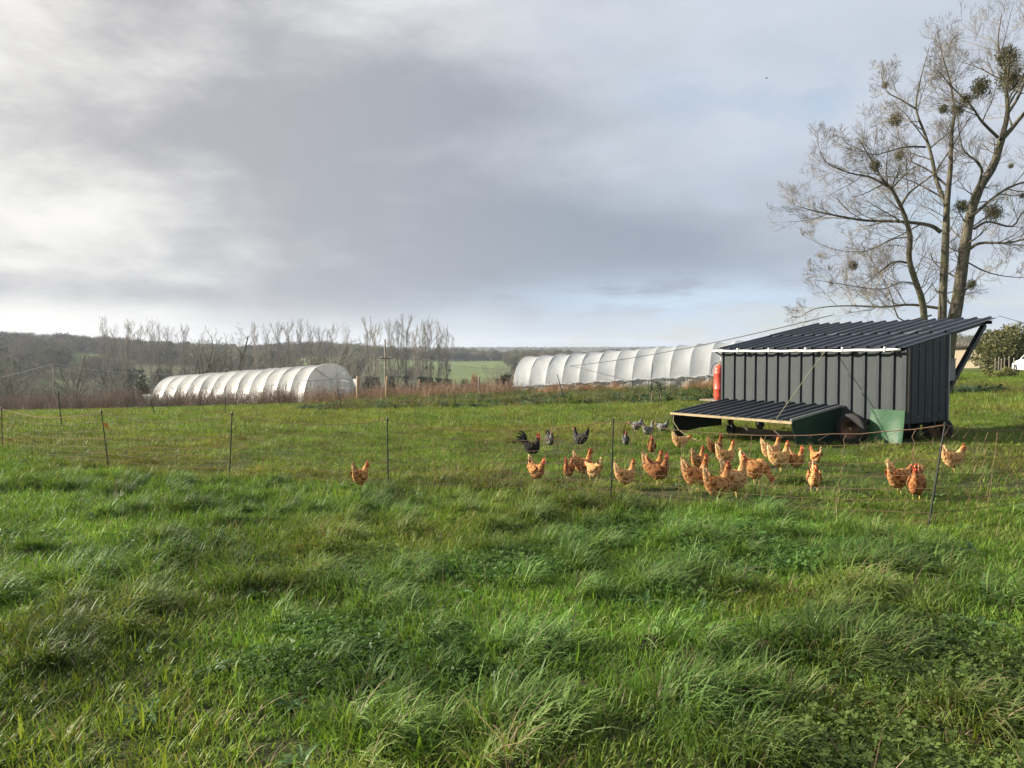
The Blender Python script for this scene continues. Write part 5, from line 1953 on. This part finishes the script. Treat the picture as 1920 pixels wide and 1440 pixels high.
far_tree('round', 403, 612, 622, 150, 'rounded bushy bare tree behind the gated end of the left tunnel', None, 1.1)
far_tree('round', 404, 545, 640, 140, 'low rounded bare tree behind the ridge of the left tunnel', None, 1.2)
far_tree('bush', 411, 660, 632, 150, 'dense bare tree just beyond the gated tunnel end', None, 1.0)
for k, (u, vt, d, sp) in enumerate(((30, 668, 118, 1.2), (88, 655, 150, 1.1), (150, 650, 140, 1.1), (205, 672, 112, 1.2), (-40, 660, 120, 1.2), (250, 660, 125, 1.0), (-110, 655, 130, 1.2), (60, 690, 98, 1.3), (135, 694, 96, 1.2), (255, 695, 102, 1.1))):
    far_tree('bush' if k % 2 else 'round', 405 + k % 2 if k % 2 == 0 else 411 + k % 3, u, vt, d, ('many-stemmed leafless bush in the thicket above the brambles' if k % 2 else 'leafless tree with a single trunk in the thicket above the brambles'), 'thicket trees above the brambles', sp)
for k, (u, vt, d, sp) in enumerate(((905, 690, 130, 1.2), (935, 668, 150, 1.1), (950, 676, 112, 1.2), (985, 662, 170, 1.0), (862, 700, 125, 1.3), (700, 690, 118, 1.2), (770, 704, 115, 1.3))):
    far_tree('bush', 411 + k % 3, u, vt, d, 'low leafless shrub tree between the two tunnels', 'shrub trees between the tunnels', sp)


def shrub(name, label, u, v0, v1, d, wpx, pal, n, size, cat='shrub', group=None, seed=1, mat='foliage', lumps=9, stems=True):
    """evergreen or coloured shrub with its own stems and leaf volume"""
    rng = np.random.default_rng(seed)
    x = (u - 960) / FPX * d
    z = min(gz(x, d), pix(u, v0, d).z)
    h = pix(u, v1, d).z - z
    w = wpx / FPX * d / 2
    root = thing(name, label, cat, (x, d, z), 0, group)
    me = leaf_ball('foliage', w, w * 0.9, h / 2, n, size, pal, rng, M[mat], 0.25, lumps)
    o = obj('foliage', me, root)
    o.location = (0, 0, h * 0.50)
    o.scale = (0.80, 0.80, 0.82)
    if stems:
        m = MB()
        for k in range(7):
            a = k * 0.9
            m.tube([(0.1 * w * math.cos(a), 0.1 * w * math.sin(a), -0.1), (0.3 * w * math.cos(a), 0.3 * w * math.sin(a), h * 0.3), (0.5 * w * math.cos(a), 0.5 * w * math.sin(a), h * 0.65)], [0.05, 0.035, 0.015], 5)
        m.build('stems', M['bark_far'], root)
    return root


DKG = [(0.022, 0.032, 0.016), (0.030, 0.042, 0.020), (0.016, 0.024, 0.012)]
OLV = [(0.105, 0.105, 0.035), (0.075, 0.085, 0.028), (0.130, 0.120, 0.045), (0.055, 0.070, 0.022)]
shrub('evergreen_shrub', 'dark conifer shrub at the far end of the left tunnel', 270, 748, 705, 88, 34, DKG, 1600, 0.16, seed=2)
shrub('evergreen_shrub', 'dark round evergreen behind the dead weeds, below the orange willow', 872, 742, 712, 95, 30, DKG, 1300, 0.15, seed=3)
shrub('evergreen_shrub', 'wide dark evergreen behind the stakes, under the poplars', 815, 742, 716, 98, 44, DKG, 1700, 0.17, seed=4)
shrub('evergreen_shrub', 'dark evergreen by the utility pole base', 735, 742, 708, 110, 26, DKG, 1200, 0.18, seed=5)
shrub('evergreen_shrub', 'dark shrub against the far end of the long tunnel', 945, 735, 700, 92, 30, DKG, 1300, 0.15, seed=6)
shrub('willow_shrub', 'orange twigged willow shrub rising between the two tunnels', 890, 730, 684, 125, 26, [(0.30, 0.17, 0.075), (0.25, 0.14, 0.07), (0.22, 0.13, 0.07)], 1500, 0.16, seed=7)
shrub('olive_bush', 'big rounded olive green bush beside the beige barn', 1878, 702, 606, 66, 104, OLV, 16000, 0.17, 'bush', seed=8, lumps=26)
shrub('olive_bush', 'dark green bush standing behind the round olive bush', 1945, 702, 630, 72, 80, DKG + OLV[:1], 5000, 0.2, 'bush', seed=18, lumps=14)


# woods on the far slopes: one mass
def build_woods():
    rng = np.random.default_rng(31)
    ms = []

    def tint(me, cols):
        a = me.attributes.new('tint', 'FLOAT_COLOR', 'FACE')
        n = len(me.polygons)
        c = np.array(cols)[rng.integers(0, len(cols), n)] * rng.uniform(0.75, 1.25, n)[:, None]
        a.data.foreach_set('color', np.concatenate([c, np.ones((n, 1))], 1).astype(np.float32).ravel())
    brown = [(0.165, 0.145, 0.108), (0.20, 0.17, 0.13), (0.135, 0.12, 0.085)]
    for k in range(3):
        rg = np.random.default_rng(60 + k)
        m = MB()
        m.tube([(0, 0, 0), (0.01, 0, 0.35)], [0.03, 0.02], 4, False)
        for j in range(150):      # fans of twigs on a rounded crown
            d = rg.normal(0, 1, 3); d[2] = abs(d[2]) * 0.9 + 0.05
            d /= np.linalg.norm(d)
            p0 = np.array([0, 0, 0.28]) + d * rg.uniform(0.03, 0.25) * np.array([1, 1, 1.2])
            p1 = np.array([0, 0, 0.30]) + d * np.array([0.36, 0.36, 0.68]) * rg.uniform(0.7, 1.05) + rg.normal(0, 0.03, 3)
            m.tube([p0, (p0 + p1) / 2 + rg.normal(0, 0.02, 3), p1], [0.008, 0.006, 0.003], 3, False)
            for q in range(3):
                b = p0 + (p1 - p0) * rg.uniform(0.4, 0.9)
                m.tube([b, b + rg.normal(0, 0.07, 3) + d * 0.06], [0.005, 0.002], 3, False)
        me = m.mesh('wood_tree', M['woodland'])
        tint(me, brown)
        ms.append(me)
    ev = leaf_ball('wood_evergreen', 0.34, 0.34, 0.5, 420, 0.055, [(0.034, 0.045, 0.02), (0.05, 0.06, 0.028)], rng, M['woodland'], 0.3, 6)
    a = np.empty(len(ev.vertices) * 3, np.float32)
    ev.vertices.foreach_get('co', a)
    a = a.reshape(-1, 3)
    a[:, 2] += 0.48
    ev.vertices.foreach_set('co', a.ravel())
    ms.append(ev)
    n = 15000
    r = np.sqrt(rng.uniform(150 ** 2, 1000 ** 2, n))
    az = rng.uniform(-0.80, 0.80, n)
    x, y = r * np.sin(az), r * np.cos(az)
    n2 = 5000
    r2 = rng.uniform(2350, 3000, n2)
    a2 = rng.uniform(-0.5, 0.5, n2)
    x = np.concatenate([x, r2 * np.sin(a2)])
    y = np.concatenate([y, r2 * np.cos(a2)])
    r = np.hypot(x, y)
    f = field_mask(x, y)
    k = (f < 0.3)
    gl = fbm(x / 70, y / 70, 88, 2)
    k &= (gl > 0.44) | (r > 620)
    k &= ~((r < 260) & (np.abs(az[0]) > 9))
    x, y, r = x[k], y[k], r[k]
    u = 960 + FPX * x / y
    near_ok = ((r > 215) | (u < 640)) & ~((r < 430) & (u > 668) & (u < 965) & (rng.uniform(0, 1, len(r)) < 0.93)) & ~((r < 480) & (u > 90) & (u < 640) & (rng.uniform(0, 1, len(r)) < 0.7))
    x, y, r = x[near_ok], y[near_ok], r[near_ok]
    # hedges round the open field
    n = len(x)
    h = rng.uniform(8, 13, n)
    h = np.where(r < 300, h * 0.62, h)
    big = (r > 780) & (r < 1000)
    h = np.where(big, rng.uniform(4, 7, n) + 6 * rng.uniform(0, 1, n) ** 4 + 4 * sstep(fbm(x / 30, y / 30, 93, 2), 0.5, 0.75), h)
    s = np.stack([h * rng.uniform(0.9, 1.4, n), h * rng.uniform(0.9, 1.4, n), h], 1)
    idx = np.where(rng.uniform(0, 1, n) < 0.10, 3, rng.integers(0, 3, n))
    t = np.array([1.0, 1.0, 1.0])[None] * rng.uniform(0.7, 1.25, n)[:, None]
    grn = (fbm(x / 120, y / 120, 99, 2) > 0.55)
    t[grn] *= np.array([0.85, 1.0, 0.75])
    scatter('distant_wood', ms, np.stack([x, y, ground(x, y) - 0.4], 1), np.stack([np.zeros(n), np.zeros(n), rng.uniform(0, 6.28, n)], 1), s, idx, t,
            'leafless brown woodland covering the hills across the valley', 'wood')


build_woods()


# ------------------------------------------------------------------ stakes, poles, wires
def stake(u, v0, v1, d, r, label, name='stake', lean=0, mat='stake_wood', group=None, rough=0.012):
    p = pix(u, v0, d)
    p.z = gz(p.x, p.y)
    t = pix(u + lean, v1, d)
    root = thing(name, label, 'stake', p, 0, group)
    q = t - p
    rng = np.random.default_rng(int(u * 7))
    n = 7
    pts = [q * (k / (n - 1)) + Vector((rng.normal(0, rough), rng.normal(0, rough), 0)) for k in range(n)]
    pts[0].z -= 0.3
    MB().tube(pts, [r * (1 + 0.08 * rng.normal()) for _ in range(n)], 9).build('shaft', M[mat], root, True)
    MB().lathe([(r * 1.0, 0), (r * 0.8, 0.02), (r * 0.1, 0.03)], 9, None, None, q).build('cut_top', M['timber'], root)
    return root


stake(671, 757, 706, 57, 0.12, 'thick pale wooden post near the gated tunnel end')
stake(724, 757, 706, 57, 0.10, 'thick wooden post directly below the utility pole', lean=2)
stake(784, 745, 712, 64, 0.07, 'thin leaning stake right of the utility pole', lean=2)
stake(901, 744, 706, 62, 0.06, 'crooked stake with dark top among the dead weeds', lean=-3, mat='old_wood', rough=0.05)
for u in (749, 820, 839):
    stake(u, 744, 718 if u < 830 else 724, 68, 0.035, 'thin grey vine stake among the dead weeds', mat='old_wood', group='thin stakes among the dead weeds')
for u, v in ((925, 722), (937, 719), (951, 716)):
    stake(u, 744, v, 69, 0.04, 'grey stake in the weeds beside the far end of the long tunnel', mat='old_wood', group='stakes at the tunnel end')


def build_utility():
    d = 120.0
    p = pix(723, 700, d)
    p.z = gz(p.x, p.y)
    top = pix(722, 636, d)
    root = thing('utility_pole', 'tall brown wooden utility pole in front of the poplars', 'utility pole', p)
    q = top - p
    MB().tube([Vector((0, 0, -0.5)), q * 0.5, q], [0.19, 0.16, 0.12], 10).build('pole', M['old_wood'], root, True)
    ar = MB().beam(q * 0.72 + Vector((-0.75, 0, 0)), q * 0.72 + Vector((0.75, 0, 0)), 0.14, 0.18).build('bracket', M['cable'], root)
    for s in (-0.6, 0.6):
        MB().lathe([(0.06, 0), (0.08, 0.05), (0.05, 0.1), (0.08, 0.14), (0.03, 0.2)], 8, None, None, q * 0.72 + Vector((s, 0, 0.09))).build('insulator', M['gutter'], root)
    # second, nearer pole on the left carrying the pale wire
    d2 = 82.0
    p2 = pix(102, 762, d2)
    p2.z = gz(p2.x, p2.y)
    t2 = pix(100, 682, d2)
    r2 = thing('line_post', 'slim dark post with cross tip carrying a wire above the brambles', 'post', p2)
    q2 = t2 - p2
    MB().tube([Vector((0, 0, -0.4)), q2 * 0.5, q2], [0.085, 0.08, 0.07], 8).build('pole', M['old_wood'], r2, True)
    MB().beam(q2 + Vector((-0.25, 0, -0.08)), q2 + Vector((0.35, 0, -0.02)), 0.07, 0.07).build('cross_tip', M['old_wood'], r2)

    def wire(name, label, a, b, sag, r, mat):
        root = thing(name, label, 'wire', a)
        n = 24
        pts = []
        for k in range(n + 1):
            t = k / n
            w = a.lerp(b, t)
            w.z -= sag * 4 * t * (1 - t)
            pts.append(w - a)
        MB().tube(pts, r, 5).build('strand', mat, root)
    wire('overhead_wire', 'pale sagging wire running left from the slim post', t2, pix(-420, 782, 66), 0.5, 0.022, M['hoop'])
    wire('overhead_wire', 'pale sagging wire running from the slim post to the tunnel', t2, pix(345, 702, 86), 0.35, 0.018, M['hoop'])
    wire('overhead_cable', 'dark cable rising from the utility pole over the long tunnel to the tree', top - Vector((0, 0, 0.6)), pix(1560, 591, 37.5), 3.3, 0.022, M['cable'])
    wire('overhead_cable', 'thin dark cable leaving the coop roof towards the barn bush', pix(1872, 592, 37), pix(2080, 632, 40), 0.15, 0.012, M['cable'])


build_utility()


# ------------------------------------------------------------------ barn, car, pickets, kale, bird
def build_barn():
    d = 74.0
    p = pix(1770, 708, d)
    z = gz(p.x, p.y) - 0.2
    root = thing('barn', 'low beige rendered barn with dark roof edge behind the coop', 'barn', (p.x, d, z), math.radians(-40))
    top = pix(1800, 658, d).z - z
    Lh, Dp = 9.6, 6.0
    x0 = -5.2
    m = MB()
    zs = [top + 0.45 * (k / 1.0) for k in (0, 1)]
    vs = [(x0, 0, 0), (x0 + Lh, 0, 0), (x0 + Lh, 0, zs[1]), (x0, 0, zs[0]), (x0, Dp, 0), (x0 + Lh, Dp, 0), (x0 + Lh, Dp, zs[1]), (x0, Dp, zs[0])]
    m.add(vs, [(0, 1, 2, 3), (5, 4, 7, 6), (4, 0, 3, 7), (1, 5, 6, 2), (3, 2, 6, 7)])
    m.build('wall', M['plaster'], root)
    MB().add([(x0 - 0.3, -0.3, zs[0] - 0.01), (x0 + Lh + 0.3, -0.3, zs[1] + 0.02), (x0 + Lh + 0.3, Dp + 0.3, zs[1] + 0.02), (x0 - 0.3, Dp + 0.3, zs[0] - 0.01),
              (x0 - 0.3, -0.3, zs[0] + 0.13), (x0 + Lh + 0.3, -0.3, zs[1] + 0.16), (x0 + Lh + 0.3, Dp + 0.3, zs[1] + 0.16), (x0 - 0.3, Dp + 0.3, zs[0] + 0.13)],
             [(3, 2, 1, 0), (4, 5, 6, 7), (0, 1, 5, 4), (1, 2, 6, 5), (2, 3, 7, 6), (3, 0, 4, 7)]).build('roof', M['slate'], root)


build_barn()


def build_car():
    d = 58.0
    p = pix(1938, 711, d)
    z = gz(p.x, p.y)
    root = thing('parked_car', 'white hatchback parked by the track beside the pale stakes', 'car', (p.x + 0.15, d, z), math.radians(80))
    # side profile (x along the car, rear at -x), lofted across the width
    prof = [(-1.95, 0.30), (-2.0, 0.55), (-1.95, 0.85), (-1.82, 1.05), (-1.55, 1.42), (-1.2, 1.50), (0.1, 1.50), (0.75, 1.05), (1.65, 0.88), (1.95, 0.70), (2.0, 0.40), (1.9, 0.25), (-1.8, 0.25)]
    m = MB()
    ys = [(-0.86, 0.93), (-0.78, 1.0), (0.78, 1.0), (0.86, 0.93)]
    k = len(prof)
    vs = []
    for y, s in ys:
        for x, zz in prof:
            inset = 0.14 * max(0, (zz - 0.9)) / 0.6
            yy = y * (1 - inset)
            vs.append((x * s, yy, 0.25 + (zz - 0.25) * (0.97 if s < 1 else 1)))
    fs = [(j * k + i, j * k + (i + 1) % k, (j + 1) * k + (i + 1) % k, (j + 1) * k + i) for j in range(3) for i in range(k)]
    fs += [tuple(range(k)), tuple(3 * k + i for i in range(k - 1, -1, -1))]
    m.add(vs, fs)
    m.build('body', M['car_paint'], root)
    MB().add([(-1.845, -0.6, 1.08), (-1.845, 0.6, 1.08), (-1.60, 0.55, 1.40), (-1.60, -0.55, 1.40)], [(0, 1, 2, 3)]).build('rear_window', M['car_glass'], root)
    for s in (-1, 1):
        MB().add([(-1.4, s * 0.83, 1.02), (0.55, s * 0.84, 1.02), (0.05, s * 0.77, 1.42), (-1.2, s * 0.77, 1.42)], [(0, 1, 2, 3)]).build('side_window', M['car_glass'], root)
        MB().box((-1.93, s * 0.70, 0.90), (0.10, 0.20, 0.26)).build('tail_lamp', M['lamp_red'], root)
        for x in (-1.25, 1.25):
            w = MB().lathe([(0.18, -0.09), (0.30, -0.1), (0.32, -0.05), (0.32, 0.05), (0.30, 0.1), (0.18, 0.09)], 20, None, Matrix.Rotation(math.pi / 2, 3, 'X'), (x, s * 0.80, 0.32)).build('wheel', M['rubber'], root, True)
            MB().lathe([(0.19, -0.095), (0.16, -0.07), (0.05, -0.09), (0.01, -0.1)], 16, None, Matrix.Rotation(-s * math.pi / 2, 3, 'X') @ Matrix.Rotation(math.pi, 3, 'X'), (x, s * 0.80, 0.32)).build('rim', M['aluminium'], w, True)


build_car()


def build_pickets():
    d = 56.0
    for k, u in enumerate((1866, 1872, 1877, 1883, 1892, 1901)):
        p = pix(u, 707, d + 0.4 * k)
        p.z = gz(p.x, p.y)
        hgt = 1.25 + 0.08 * math.sin(k * 2.1)
        root = thing('picket_stake', 'thin pale stake of the short row before the round bush', 'stake', p, 0, 'pale stakes before the round bush')
        MB().beam((0, 0, -0.2), (0.02 * math.sin(k), 0, hgt), 0.07, 0.05, (0, 1, 0)).build('shaft', M['old_wood'], root)
        MB().box((0.02 * math.sin(k), 0, hgt + 0.012), (0.072, 0.052, 0.03)).build('tip', M['gutter'], root)
    rng = np.random.default_rng(44)
    for k, (u, sp) in enumerate(((1880, 1.0), (1862, 0.8), (1896, 0.9))):
        p = pix(u, 708, 54)
        z = gz(p.x, p.y)
        root = thing('yellow_weed', 'yellowish leafy weed clump at the foot of the pale stakes', 'weed', (p.x, 54, z), 0, 'weed clumps at the pale stakes')
        o = obj('leaves', leaf_ball('leaves', 0.75 * sp, 0.6, 0.35, 700, 0.07, [(0.20, 0.19, 0.05), (0.14, 0.15, 0.04), (0.10, 0.12, 0.035)], rng, M['foliage'], 0.1, 4), root)
        o.location = (0, 0, 0.25)


build_pickets()


def build_kale():
    rng = np.random.default_rng(12)
    for u, v0, v1, lab in ((1221, 766, 722, 'tall kale plant with grey green leaves, the bushier of two'), (1238, 766, 718, 'tall kale plant with a bare lower stem beside the bushier one')):
        d = 36.5
        p = pix(u, v0, d)
        p.z = gz(p.x, p.y)
        top = pix(u, v1, d).z - p.z
        root = thing('kale_plant', lab, 'kale', p)
        MB().tube([(0, 0, -0.1), (0.03, 0, top * 0.5), (0, 0, top)], [0.03, 0.025, 0.02], 7).build('stem', M['old_wood'], root)
        me = dock_mesh('kale_leaf', 1, rng, 0.30, 0.15, (0.055, 0.085, 0.06), 0.9)
        me.materials.clear()
        me.materials.append(M['foliage'])
        for k in range(16):
            o = obj('leaf', me, root)
            o.location = (0, 0, top * (0.62 + 0.38 * k / 16))
            o.rotation_euler = (rng.normal(0, 0.2), rng.normal(0, 0.2), k * 2.4)
            s = rng.uniform(0.7, 1.1)
            o.scale = (s, s, s)


build_kale()


def build_bird():
    p = pix(1437, 147, 60)
    root = thing('flying_bird', 'tiny dark bird flying in the grey sky', 'bird', p, 0.6)
    MB().tube([(-0.10, 0, 0), (-0.05, 0, 0.005), (0.02, 0, 0.01), (0.08, 0, 0.015), (0.11, 0, 0.012)], [0.008, 0.025, 0.032, 0.02, 0.004], 8).build('body', M['bird'], root, True)
    for s in (-1, 1):
        MB().add([(0.05, 0, 0.015), (0.03, s * 0.10, 0.05), (-0.02, s * 0.19, 0.03), (-0.04, s * 0.10, 0.045), (-0.04, 0, 0.012)], [(0, 1, 2, 3, 4)]).build('wing', M['bird'], root)


build_bird()


# ------------------------------------------------------------------ the air
def build_haze():
    m = bpy.data.materials.new('haze')
    m.use_nodes = True
    m.node_tree.nodes.clear()
    t = NT(m.node_tree)
    out = t.node('ShaderNodeOutputMaterial')
    v = t.node('ShaderNodeVolumePrincipled')
    v.inputs['Color'].default_value = (0.78, 0.86, 1.0, 1)
    v.inputs['Density'].default_value = HAZE
    v.inputs['Anisotropy'].default_value = 0.2
    t.l.new(v.outputs[0], out.inputs['Volume'])
    o = MB().box((0, 0, 20), (7600, 7600, 120)).build('haze', m)
    o['kind'] = 'stuff'
    tag(o, 'thin bluish winter haze in the air over the valley', 'haze')


HAZE = 0.00018
build_haze()
